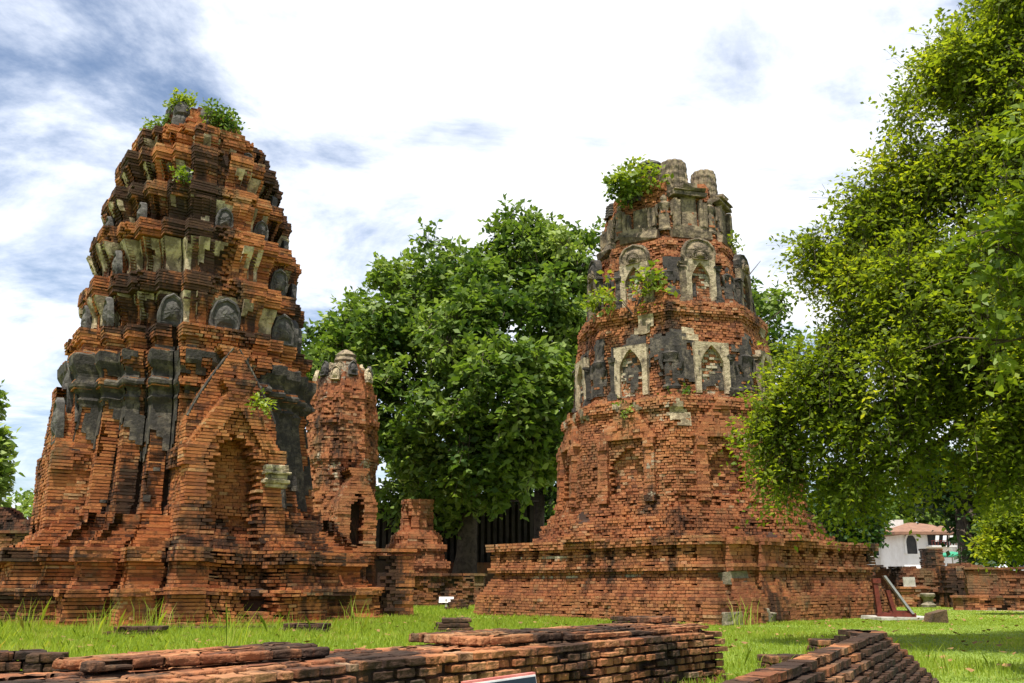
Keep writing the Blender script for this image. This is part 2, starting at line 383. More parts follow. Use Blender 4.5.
def place(ang, r, z=0.0, tilt=0.0, off=(0, 0)):
    """local (x along the wall, y outwards, z up) -> thing space on the wall facing angle ang"""
    ca, sa = cos(ang), sin(ang); ct, st_ = cos(tilt), sin(tilt)
    def T(q):
        x, y, zz_ = q; y, zz_ = y * ct - zz_ * st_, zz_ * ct + y * st_
        y += r
        return (ca * y - sa * -x * -1 + off[0] if False else ca * y - sa * x + off[0], sa * y + ca * x + off[1], zz_ + z)
    return T
def leafslab(mb, T, w_, h, th=0.12, relief=0.05, point=0.6):
    """pointed antefix: leaf outline, rounded front with a raised rim and a figure-like swelling"""
    out = []
    for i in range(9):
        f = i / 8
        x = w_ / 2 * (.94 + 0.10 * sin(pi * min(1, f * 1.6))) * math.sqrt(max(0, 1 - max(0, (f - .5) / .5) ** 2)) if f < 1 else 0
        out.append((x, h * f))
    pts = out + [(-x, z) for x, z in out[-2::-1]]
    n = len(pts); rings = [(1.0, -th / 2), (1.0, th / 2 - .02), (.94, th / 2), (.86, th / 2), (.80, th / 2 - relief * .7), (.62, th / 2 - relief * .5), (.42, th / 2 + relief * .5), (.18, th / 2 + relief)]
    base = len(mb.v); cz = h * .42
    for (s_, y) in rings:
        for (x, z) in pts:
            jx, jz = (random.uniform(-.012, .012) for _ in range(2))
            mb.v.append(T((x * s_ + jx, y + random.uniform(-.008, .008), cz + (z - cz) * s_ + jz)))
    for k in range(len(rings) - 1):
        for i in range(n):
            j = (i + 1) % n; mb.face((base + k * n + i, base + k * n + j, base + (k + 1) * n + j, base + (k + 1) * n + i))
    mb.face([base + (len(rings) - 1) * n + i for i in range(n)]); mb.face([base + i for i in range(n)][::-1])
def archpts(w_, h, spring, n=7, pw=1.5):
    """open pointed arch from right foot over the apex to left foot"""
    q = [(w_ / 2, 0.0), (w_ / 2, spring)]
    for i in range(1, n + 1):
        f = i / n; q.append((w_ / 2 * (1 - f ** pw), spring + (h - spring) * f ** .85))
    return q + [(-x, z) for x, z in q[-2::-1]]
def archframe(mb, T, w_, h, spring, bw, bh, depth, square=True):
    """jambs and head with a pointed opening; a real reveal of the given depth"""
    inn = archpts(w_, h, spring); out = []
    for (x, z) in inn:
        if square:
            s_ = 1 if x > 0 else -1 if x < 0 else 0
            if z <= spring: out.append((s_ * (w_ / 2 + bw), 0 if z == 0 else spring))
            else:
                f = (z - spring) / (h - spring); xx = (w_ / 2 + bw) * min(1, abs(x) / (w_ / 2) * 2.2); out.append((s_ * xx, spring + (h + bh - spring) * min(1, f * 1.9)))
        else: out.append((x * (w_ / 2 + bw) / (w_ / 2), z * (h + bh) / h))
    n = len(inn); base = len(mb.v)
    for (ring, y) in ((inn, -.03), (inn, depth), (out, depth + .01), (out, -.03)):
        for (x, z) in ring: mb.v.append(T((x + random.uniform(-.006, .006), y, z + random.uniform(-.006, .006))))
    for k in range(3):
        for i in range(n - 1): mb.face((base + k * n + i, base + k * n + i + 1, base + (k + 1) * n + i + 1, base + (k + 1) * n + i))
    for i in (0, n - 1): mb.face((base + i, base + n + i, base + 2 * n + i, base + 3 * n + i))
def gable(mb, T, w_, h, th, n=9, rim=0.06):
    """ogee pediment slab with a raised rim"""
    o = []
    for i in range(n + 1):
        f = i / n; o.append((w_ / 2 * (1 - f) ** .8 * (1 + .10 * sin(2 * pi * f)), h * f ** 1.1))
    pts = o + [(-x, z) for x, z in o[-2::-1]]; m = len(pts); base = len(mb.v)
    for (s_, y) in ((1, -.05), (1, th), (.86, th + .01), (.78, th - rim), (.4, th - rim * .4), (.1, th - rim * .2)):
        for (x, z) in pts: mb.v.append(T((x * s_ + random.uniform(-.008, .008), y, h * .2 + (z - h * .2) * s_ + random.uniform(-.008, .008))))
    for k in range(5):
        for i in range(m):
            j = (i + 1) % m; mb.face((base + k * m + i, base + k * m + j, base + (k + 1) * m + j, base + (k + 1) * m + i))
    mb.face([base + 5 * m + i for i in range(m)])

wtex = bpy.data.textures.new('wear', 'CLOUDS'); wtex.noise_scale = .05; wtex.noise_depth = 3
def worn(o, bw=.010, amt=.018):
    """rounds and chips the edges of near bricks"""
    b_ = o.modifiers.new('bevel', 'BEVEL'); b_.width = bw; b_.segments = 2; b_.limit_method = 'ANGLE'; b_.angle_limit = R(40)
    u = o.modifiers.new('sub', 'SUBSURF'); u.subdivision_type = 'SIMPLE'; u.levels = u.render_levels = 2
    d = o.modifiers.new('wear', 'DISPLACE'); d.texture = wtex; d.strength = amt; d.mid_level = .55; d.texture_coords = 'GLOBAL'
    return o
# ------------------------------------------------------------------ ground
g = MB(); 
for i in range(-20, 20):
    for j in range(-20, 20): pass
g.quad([(-600, -200, 0), (600, -200, 0), (600, 900, 0), (-600, 900, 0)])
tag(g.build('ground', gm), kind='structure')
pth = MB(); A = [PX(944, 608, 27.0), PX(1024, 612, 26), (40, 24, 0)]
pth.quad([(11.8, 27.3, .004), (14.0, 25.6, .004), (40, 23, .004), (40, 24.6, .004), (14.2, 26.6, .004)])
tag(pth.build('path', SANDP), kind='structure')

# ------------------------------------------------------------------ the left tower
T1 = thing('ruined_prang', 'tall tapering orange brick tower with redented corners and arched doorway, on the left', 'tower', (-7.50, 21.0, 0), R(-55))
def lean(z): return -0.045 * max(0, z - 2.0)          # the shaft leans slightly left
c49, s49 = cos(R(55)), sin(R(55))
LX, LY = c49, s49                                        # world -X lean expressed in thing space
SC = 0.955
def ribbed(q, a):
    out = []
    for i, (x, y) in enumerate(q):
        out.append((x, y)); x2, y2 = q[(i + 1) % len(q)]; L_ = hypot(x2 - x, y2 - y)
        if L_ > .6 * a:
            tx, ty = (x2 - x) / L_, (y2 - y) / L_; nx, ny = ty, -tx
            for f0, f1 in ((.14, .27), (.73, .86)):
                for f, o in ((f0, 0), (f0 + .01, .09), (f1 - .01, .09), (f1, 0)): out.append((x + tx * L_ * f + nx * o, y + ty * L_ * f + ny * o))
    return out
def R1(prof, k=(1.0, 0.85, 0.71), y=(0.36, 0.535), ribs=False, notch=.065, dec=0.0):
    def fn(z):
        l = lean(z); q = redent(prof(z) * SC - dec, k, y, notch)
        if ribs: q = ribbed(q, prof(z) * SC)
        return [(x + LX * l, yy + LY * l) for x, yy in q]
    return fn
def f1(x, y, z):
    a = nz(x, y, z * .5, 0.8, 4.0) + .5 * nz(x, y, z * .4, 2.6, 8.0); led = 0.0
    for zl_ in (.58, 1.33, 2.0, 2.3): led = max(led, 1 - abs(z - zl_ + .06) / .14)
    return (0.0, (.30 if z < 6 else .50) + 0.5 * a + .34 * led * (.6 + nz(x, y, 0, 1.7, 2)))
def f1n(x, y, z): return (0.62 + .5 * nz(x, y, z, 1.1, 8), 0.4 + .5 * nz(x, y, z * .4, 1.2, 2))

basep = interp([(0, 4.52), (.08, 4.50), (.10, 4.36), (.50, 4.30), (.52, 4.46), (.66, 4.46), (.68, 4.18), (.80, 4.0), (1.05, 3.92), (1.16, 4.02), (1.18, 4.16), (1.42, 4.16), (1.44, 3.76), (1.58, 3.72), (1.60, 3.50), (1.74, 3.46), (1.76, 3.30), (1.9, 3.28), (1.92, 3.16), (2.10, 3.14)])
BSH = .26
def shifted(fn): return lambda z: [(x + LX * BSH, y + LY * BSH) for x, y in fn(z)]
m = MB(); fb = shifted(R1(basep, (1.0, .87, .745), (.36, .545), notch=.05))
slot = lambda x, y, z: .42 if (x > 2.6 and 0.02 < y < 0.62 and 0.25 < z < 2.2) else False
courses(m, fb, 0, 2.10, 0.068, 0.17, 0.009, 0.22, 0.05, 0.6, gap=.015, es=1.6, skip=slot, field=f1, sag=0.07, seed=1)
core(m, shifted(R1(basep, (1.0, .87, .745), (.36, .545), notch=0, dec=.58)), 0, 2.10, 0.0, 0.08)
m.build('base', BR1, T1)

bodyp = interp([(2.1, 3.02), (2.3, 2.98), (2.32, 2.86), (4.35, 2.62), (4.45, 2.62), (4.5, 2.70), (4.56, 2.70), (4.6, 2.62), (4.72, 2.62), (4.78, 2.80), (4.92, 2.82), (4.98, 2.70), (5.1, 2.72), (5.3, 2.84), (5.55, 2.86), (5.58, 2.66), (5.8, 2.66), (5.84, 2.76), (6.1, 2.80)])
m = MB(); fy = R1(bodyp)
niche1 = lambda x, y, z: (x > 2.0 and abs(y) < .5 and z < 3.7)
courses(m, fy, 2.10, 6.12, 0.068, 0.17, 0.007, 0.12, 0.03, 0.34, gap=.015, es=1.5, field=f1, sag=0.04, seed=2)
core(m, R1(bodyp, notch=0, dec=.24), 2.10, 6.12, 0.0, 0.08)
body = m.build('body', BR1, T1)
# blackened plaster surviving on the pilaster heads and, in rags, lower down
sh = MB()
def mk(x, y, z):
    v = nz(x, y, z * .35, 1.6, 6.0) + .6 * nz(x, y, z * .7, 3.6, 1.0)
    lo = 4.0 + 1.3 * nz(x, y, 0, 1.7, 3.0) - (1.7 if x > 0 and y > 1.0 else 0.25)
    if z > 5.52: return v > .35
    if z > lo: return v > (-.34 if x > 0 and y > 1.0 else -.22)
    return v > .62 + (0 if z < 3.6 else -.15)
shell(sh, fy, 2.36, 5.66, 0.030, mk, 0.07, 0.10, 0.004)
sh.build('plaster_coat', DARKP, body)

def porch(ang, doorway, dx=0.0, kw=1.0):
    rot = ang
    def L2(poly, z):
        ca, sa = cos(rot), sin(rot); l = lean(z) * .6; return [(ca * (x + dx) - sa * y * kw + LX * l, sa * (x + dx) + ca * y * kw + LY * l) for x, y in poly]
    m = MB()
    # rear, taller gable
    def hw(z):
        if z < 3.9: return 1.12
        f = min(1, (z - 3.9) / 1.75); return max(.05, 1.12 * (1 - f ** 1.25))
    def fr(z): return L2(rectp(1.6, 3.06, -hw(z), hw(z)), z)
    inv = lambda x, y: (cos(rot) * x + sin(rot) * y, -sin(rot) * x + cos(rot) * y)
    def open_(x, y, z):
        x, y = inv(x - LX * lean(z) * .6, y - LY * lean(z) * .6); x -= dx; y /= kw
        if x < 2.6 or z > 3.77: return False
        k = .60 if z < 3.05 else .60 * max(0, 1 - ((z - 3.05) / .72) ** 1.4)
        return abs(y) < k
    courses(m, fr, 2.0, 5.62, 0.068, 0.17, 0.007, 0.10, 0.03, 0.40, skip=open_ if doorway else None, gap=.014, field=f1, sag=0.02, seed=3)
    core(m, lambda z: L2(rectp(1.6, 2.52 if z < 4.0 else 2.9, -max(.04, hw(z) - .12), max(.04, hw(z) - .12)), z), 2.0, 5.62, 0.0, 0.08)
    # front block with the pointed doorway
    def hf(z):
        if z < 3.0: return 1.16 + (.10 if z < 2.25 else 0)
        if z < 3.45: return 1.26
        f = min(1, (z - 3.45) / 1.42); return max(.06, 1.12 * (1 - f ** 1.1))
    def ff(z): return L2(rectp(2.2, 3.44 - (.06 if z > 3.45 else 0), -hf(z), hf(z)), z)
    courses(m, ff, 1.45, 4.88, 0.068, 0.17, 0.007, 0.10, 0.03, 0.40, gap=.014, skip=open_ if doorway else None, field=f1, sag=0.02, seed=4)
    def fc(z): return L2(rectp(2.0, 2.55, -max(.05, hf(z) - .12), max(.05, hf(z) - .12)), z)
    core(m, fc, 1.45, 4.8, 0.0, 0.08)
    P = m.build('porch', BR1, T1)
    d = MB()
    def fd(z): return L2(rectp(2.3, 2.74, -.72, .72), z)
    courses(d, fd, 1.0, 3.85, 0.070, 0.17, 0.008, 0.03, 0.0, 0.2, field=lambda x, y, z: (0, .25), sag=0.01, seed=5)
    d.build('door_recess', BR1, P)
    if doorway:
        # moulded plaster capital that survives on the right jamb, ruined one on the left
        cp = MB()
        for (hw_, z0, z1, o) in ((.20, 2.66, 2.76, .05), (.24, 2.76, 2.84, .09), (.19, 2.84, 2.94, .04), (.25, 2.94, 3.0, .10), (.21, 3.0, 3.14, .06)):
            cp.box(2.7, 3.44 + o, .74 - hw_ + .04, .74 + hw_ + .12, z0, z1, j=.012)
        worn(cp.build('capital', PLAST, P), .03, .05)
    # strip of old plaster edging the tall gable
    rm = MB()
    for s_ in (-1, 1):
        q = []
        for i in range(9):
            z = 4.05 + (5.58 - 4.05) * i / 8; l = lean(z) * .6; y = s_ * (hw(z) + .02) * kw; x = 3.03 + dx
            q.append((cos(rot) * x - sin(rot) * y + LX * l, sin(rot) * x + cos(rot) * y + LY * l, z))
        rm.tube(q, [.04] * 9, 6)
    rm.build('gable_rim', DARKP, P)
    return P
P1 = porch(0.0, True, 0.0, .84); P2 = porch(-pi / 2, False, -.42, .82)

# superstructure: five diminishing tiers, each a flaring plaster-covered neck under a projecting brick cornice
tiers = [  # z0, z_neck_top, z1, a_neck, a_flare, a_band
    (6.12, 6.86, 7.36, 2.30, 2.52, 2.68),
    (7.36, 8.16, 8.60, 2.16, 2.44, 2.56),
    (8.60, 9.25, 9.68, 1.96, 2.20, 2.33),
    (9.68, 10.24, 10.66, 1.72, 1.96, 2.10),
    (10.66, 11.05, 11.36, 1.46, 1.64, 1.76)]
for ti, (z0, zn, z1, an, af, ab) in enumerate(tiers):
    zn += .06; d = z1 - zn; H = zn - z0
    pr = interp([(z0, an + .06), (z0 + .10 * H, an + .06), (z0 + .12 * H, an + .02), (z0 + .45 * H, an + .02), (z0 + .8 * H, an + .06 + (af - an) * .4), (zn - .005, af - .04), (zn, ab - .15), (zn + .3 * d, ab - .13), (zn + .32 * d, ab - .10), (z1 - .02, ab - .12), (z1, ab - .12)])
    K_ = ((1.0, .85, .71), (.37, .545)); fn = R1(pr, (1.0, .875, .755), (.37, .56), notch=0); fnr = R1(pr, *K_, True, notch=.05); fnc = R1(pr, *K_, notch=0, dec=.20)
    m = MB()
    courses(m, fnr, z0, zn, 0.066, 0.16, 0.008, 0.14, 0.03, 0.34, field=f1, sag=0.02, seed=10 + ti)
    courses(m, fn, zn, z1, 0.066, 0.17, 0.010, 0.20, 0.05, 0.55, gap=.014, es=1.5, field=f1, sag=0.06, seed=20 + ti)
    core(m, fnc, z0, z1, 0.0, 0.06)
    tr = m.build('tier', BR1, T1)
    sh = MB()
    shell(sh, fnr, z0 + .14 * H, zn - .01, .022, lambda x, y, z: nz(x, y, z * .5, 1.5, 30 + ti) + .4 * nz(x, y, z, 4.0, 2) > (-.10 if ti < 2 else .06) + .25 * nz(x, y, 0, 2.6, 9), .06, .08, .010)
    sh.build('plaster_coat', PLAST, tr)
    # antefixes standing on the ledge of each tier, at the face centre and the redent corners
    hs = H * (1.0 if ti == 0 else .80); ws = (.56, .42, .38, .34, .30)[ti]; an *= SC
    l = lean(z0); off = (LX * l, LY * l)
    for face_i in (0, 3, 1):
        ang = face_i * pi / 2
        for (px, py, sc) in ((an + .17, 0.0, 1.15 if ti == 0 else 1.0), (an * .90 + .15, an * .50, .9), (an * .90 + .15, -an * .50, .9), (an * .78 + .16, an * .69, .95), (an * .78 + .16, -an * .69, .95)):
            if random.random() < (0.0, .62, .72, .7, .6)[ti] or (ti < 2 and ((face_i == 0 and py == -an * .69) or (face_i == 3 and py == an * .69))): continue
            if ti == 0 and face_i == 0 and py == an * .50: continue
            am = MB()
            T = place(ang, px, z0 + (.0 if ti else .0), tilt=-.07 + random.uniform(-.04, .04))
            T0 = (lambda T, py: (lambda q: tuple(a + b for a, b in zip(T((q[0] + py, q[1], q[2])), (off[0], off[1], 0)))))(T, py)
            leafslab(am, T0, ws * sc, hs * (sc if sc < 1 else .95), .13, .045)
            am.build('antefix', STONE, T1)
# summit: a broken cluster of stubs
topf = lambda z: [(x + LX * lean(z), y + LY * lean(z)) for x, y in redent(float(np.interp(z, [11.36, 11.7, 12.1, 12.5], [1.12, 1.0, .85, .5])))]
m = MB(); courses(m, topf, 11.36, 12.15, .08, .24, .022, .35, .06, .5, field=f1, sag=.05, seed=41, es=1.6); core(m, topf, 11.36, 12.1, .15, .08)
m.build('summit', BR1, T1)
for (x, y, h, ww) in ((.60, -.70, .78, .46), (.20, -.80, .84, .42), (.82, -.15, .70, .44), (-.30, -.75, .62, .38), (.1, .1, .7, .6), (.75, .35, .6, .42)):
    sm = MB(); l = lean(11.9)
    T = lambda q, x=x, y=y, l=l: (q[0] + x + LX * l, q[1] + y + LY * l, q[2] + 11.55)
    sm.lathe([(ww * .5, 0), (ww * .52, h * .3), (ww * .44, h * .42), (ww * .50, h * .5), (ww * .46, h * .72), (ww * .30, h * .9), (ww * .10, h)], 9, T, wob=.08)
    sm.build('summit_stub', STONE, T1)
# big slabs on the shoulders of the left porch
for (r_, y, z, ww, h) in ((2.72, .0, 4.30, .75, 1.25), (2.92, .50, 3.60, .5, 1.0)):
    am = MB(); leafslab(am, (lambda T, y: (lambda q: T((q[0] + y, q[1], q[2]))))(place(-pi / 2, r_, z, -.06), y), ww, h, .16, .05); am.build('antefix', STONE, T1)

# ------------------------------------------------------------------ the right tower
C2 = (4.15, 22.8)
T2 = thing('ruined_chedi', 'octagonal red brick tower with niches and figures on a wide square plinth', 'tower', (C2[0], C2[1], 0), R(-48))
pp = interp([(0, 3.60), (.46, 3.58), (.50, 3.55), (.58, 3.46), (.78, 3.36), (.92, 3.27), (1.0, 3.25), (1.02, 3.36), (1.14, 3.40), (1.16, 3.33), (1.22, 3.32), (1.52, 3.30), (1.54, 3.40), (1.70, 3.42)])
def fp(z): a = pp(z); return rectp(-a, a, -a, a)
def crosses(x, y, z):
    k = (z - 1.40)
    if abs(k) > .115: return False
    for (on, s_) in ((y < -3.2, x), (x > 3.2, y)):
        if not on: continue
        if x > 3.2 and s_ < -.6: continue
        u = (s_ + 100) % .58 - .29
        if abs(u) < (.14 if abs(k) < .034 else .05): return .16
    return False
def f2(x, y, z):
    pl = 0.0
    if y < -3.2 and -2.4 < x < 1.5: pl = (.85 * max(0, 1 - abs(z - 1.34) / .20) * (x < .2) + .70 * max(0, 1 - abs(z - .93) / .16)) * (.75 + .8 * nz(x, 0, z, 1.4, 5))
    return (pl, .22 + .45 * nz(x, y, z * .5, .9, 14))
m = MB(); courses(m, fp, 0, 1.70, .062, .15, .008, .05, .010, .34, gap=.010, skip=crosses, field=f2, sag=.03, seed=50); core(m, fp, 0, 1.70, .2, .06)
plinth = m.build('plinth', BR2, T2)
# shallow buttress strips on the right-hand face near the corner, and three repaired stone slabs at its foot
for (y0, y1, o) in ((-2.9, -2.15, .14), (-1.75, -1.05, .12)):
    m = MB(); fq = lambda z, y0=y0, y1=y1, o=o: rectp(pp(z) - .3, pp(z) + o, y0, y1)
    courses(m, fq, 0, 1.68, .072, .16, .012, .06, .02, .25, field=f2, sag=.02, seed=52); core(m, fq, 0, 1.66, .1, .07); m.build('buttress', BR2, T2)
for (y0, y1, h) in ((-3.5, -2.75, .40), (-2.68, -1.95, .44), (-1.88, -1.1, .36)):
    m = MB(); m.box(3.4, 3.68, y0, y1, -.05, h - .14, j=.03); worn(m.build('patch_slab', PATCH, T2), .03, .05)
m = MB(); m.box(3.2, 3.46, -3.05, -2.3, .74, .98, j=.04); m.build('patch_slab', PATCH, T2)

ORO = R(15)                                            # the octagon is turned a little against the plinth
def zz2(v): return zat(v, 22.8 - .8 * float(np.interp(v, [190, 540], [1.7, 3.3])))
v2 = [(540, 541, 837), (533, 545, 834), (531, 548, 826), (519, 550, 822), (517, 551, 812), (508, 553, 808), (506, 555, 800), (495, 556, 798), (470, 556, 796), (440, 558, 792), (416, 563, 786), (411, 560, 790), (404, 560, 790), (400, 568, 786), (396, 574, 778), (340, 577, 772), (322, 581, 769), (316, 578, 772), (308, 578, 771), (304, 587, 762), (300, 589, 760), (262, 592, 752), (252, 596, 746), (248, 594, 748), (243, 595, 746), (240, 602, 738), (232, 604, 735), (222, 604, 736), (200, 605, 730), (188, 606, 727), (180, 612, 720)]
tab = []
for (v, l_, r_) in v2: tab.append((zz2(v), wid((r_ - l_) / 2, v, 22.8) / 1.064 * float(np.interp(v, [200, 240, 300, 400, 430], [.93, .94, .955, .97, 1.0]))))
op = interp(tab)
def fo(z): return ngon(op(z), 8, ORO)

def f2b(x, y, z):
    a = nz(x, y, z, .9, 22); b_ = nz(x, y, z, 2.2, 3)
    return (max(0, .20 + .60 * a + .45 * b_), .20 + .5 * nz(x, y, z * .45, .9, 17))
def seg(name, va, vb, **k):
    m = MB(); courses(m, fo, zz2(va), zz2(vb), k.get('ch', .062), k.get('bl', .14), k.get('jit', .011), k.get('ero', .07), k.get('miss', .02), .34, field=k.get('field', f2b), sag=.025, seed=k.get('seed', 60), skip=k.get('skip'), gap=.012)
    core(m, fo, zz2(va), zz2(vb), k.get('ins', .15), .06); return m.build(name, BR2, T2)
seg('base_moulding', 541, 495, jit=.016, ero=.16, miss=.05, seed=61)
def blind(x, y, z):
    z0, z1 = zz2(500), zz2(447)
    if not z0 < z < z1: return False
    an = math.atan2(y, x) - ORO; an = (an + pi / 8) % (pi / 4) - pi / 8; t_ = hypot(x, y) * sin(an)
    f = max(0, ((z - z0) / (z1 - z0) - .6) / .4); return abs(t_) < .38 * (1 - f ** 1.6)
lower = seg('lower_body', 495, 400, seed=62, skip=blind, ins=.30, field=lambda x, y, z: (max(0, .25 * (z > 4.6) + .12 + .6 * nz(x, y, z, 1.1, 22) + .3 * nz(x, y, z, 2.2, 3)), .18 + .5 * nz(x, y, z * .45, .9, 17)))
t1 = seg('niche_tier', 400, 304, seed=63, field=lambda x, y, z: (max(0, .15 + .5 * nz(x, y, z, 1.3, 22)), .30 + .55 * nz(x, y, z * .45, .9, 17)))
t2_ = seg('niche_tier', 304, 240, seed=64)
seg('crown_drum', 240, 182, jit=.02, ero=.2, seed=65, field=lambda x, y, z: (.30 + .5 * nz(x, y, z, 1.3, 2), .25 + .5 * nz(x, y, z * .5, 1.2, 7)))
sh = MB(); za, zb = zz2(392), zz2(335)
shell(sh, fo, za, zb, .025, lambda x, y, z: nz(x, y, z * .5, 1.6, 70) + .5 * nz(x, y, z, 4.0, 4) > .12 + .5 * max(0, (z - zz2(350)) * 2), .08, .1, .004); sh.build('plaster_coat', DARKP, t1)
sh = MB(); shell(sh, fo, zz2(345), zz2(318), .03, lambda x, y, z: nz(x, y, z * .7, 1.4, 75) + .5 * nz(x, y, z, 3.0, 4) > .38, .08, .1, .004); sh.build('plaster_coat', PLAST, t1)
sh = MB(); shell(sh, fo, zz2(300), zz2(262), .025, lambda x, y, z: nz(x, y, z * .5, 1.6, 80) + .5 * nz(x, y, z, 4.0, 4) > .22, .08, .1, .004); sh.build('plaster_coat', DARKP, t2_)
sh = MB(); shell(sh, fo, zz2(430), zz2(404), .025, lambda x, y, z: nz(x, y, z * .7, 1.3, 84) + .5 * nz(x, y, z, 3.4, 4) > .30, .06, .08, .004); sh.build('plaster_coat', PLAST, lower)

def figure(mb, T, h):
    """weathered standing stucco deity: skirt, torso, shoulders, head with tall headdress, in one swelling relief"""
    prof = [(.18, 0), (.20, .05), (.16, .10), (.15, .35), (.13, .50), (.115, .56), (.17, .68), (.19, .74), (.10, .79), (.075, .81), (.095, .86), (.09, .91), (.05, .96), (.015, 1.0)]
    mb.lathe([(r_ * h * .95, z * h) for r_, z in prof], 10, lambda q: T((q[0], q[1] * .55 + .03, q[2])), wob=.06)
    for s_ in (-1, 1): mb.tube([T((s_ * .17 * h, .04, .72 * h)), T((s_ * .21 * h, .05, .55 * h)), T((s_ * .17 * h, .07, .40 * h))], [.05 * h, .045 * h, .03 * h], 7)
def brickpanel(mb, T, w_, h, ch=.07, bl=.15, pl=.3, spring=.6, th=.03):
    """brick courses filling a pointed panel, each brick its own little block"""
    n = max(2, round(h / ch))
    for k in range(n):
        z = k * h / n; f = max(0, (z / h - spring) / (1 - spring)); hw_ = w_ / 2 * max(.08, 1 - f ** 1.6)
        x = -hw_ + (-.5 * bl * (k % 2))
        while x < hw_:
            e = x + bl * random.uniform(.8, 1.2); a, b_ = max(x, -hw_), min(e - .012, hw_)
            if b_ - a > .02: mb.box(a, b_, -.12, th + random.gauss(0, .012), z + .004, z + h / n - .006, min(1, max(0, random.gauss(.5, .3))), T, pl * random.uniform(.3, 1.6), .3, .004)
            x = e
    mb.box(-w_ / 2, w_ / 2, -.1, -.02, 0, h * spring, .1, T, 0, .8)
def facepoly(ang, r0, r1, hw_):
    ca, sa = cos(ang), sin(ang); return [(ca * x - sa * y, sa * x + ca * y) for x, y in rectp(r0, r1, -hw_, hw_)]
def niche(ang, v0, v1, w_, ow, dark, ped, fac=None):
    z0, z1 = zz2(v0), zz2(v1); h = z1 - z0; r_ = op(z0 + h * .5) + .02
    m = MB(); T = place(ang, r_, z0)
    ow *= random.uniform(.7, 1.15); archframe(m, T, w_, h, h * .58, ow, h * .06, .10); N_ = m.build('niche', PLAST3 if not dark else PLAST2, T2)
    b_ = MB(); brickpanel(b_, T, w_ + .04, h * 1.0, .066, .14, .75, .6, .0); b_.build('niche_back', BR2, N_)
    for s_ in (-1, 1):
        if random.random() < .15: continue
        pm = MB(); x = s_ * (w_ / 2 + ow + .06); top = random.uniform(.75, 1.0)
        for (hw_, a, e, o) in ((.11, -.05, .08, .15), (.09, .08, .15, .12), (.068, .15, h * .5, .10), (.062, h * .5, h * .9 * top, .095), (.08, h * .9 * top, h * .96 * top, .12), (.10, h * .96 * top, h * 1.03 * top, .14)):
            pm.box(x - hw_, x + hw_, -.05, o, a, e, T=T, j=.020)
        pm.build('pilaster', DARKP if (dark or random.random() < .6) else PLAST2, N_)
    if ped:
        pw = (w_ + .34) * random.uniform(.85, 1.1)
        gm_ = MB(); leafslab(gm_, place(ang, r_ + .02, z0 + h * 1.04), pw, ped * random.uniform(1.0, 1.3), .16, .05); g2 = gm_.build('pediment', DARKP if random.random() < .6 else PLAST2, N_)
        gm_ = MB(); leafslab(gm_, place(ang, r_ + .10, z0 + h * 1.05), pw * .5, ped * .6, .10, .05); gm_.build('pediment_core', PLAST2, g2)
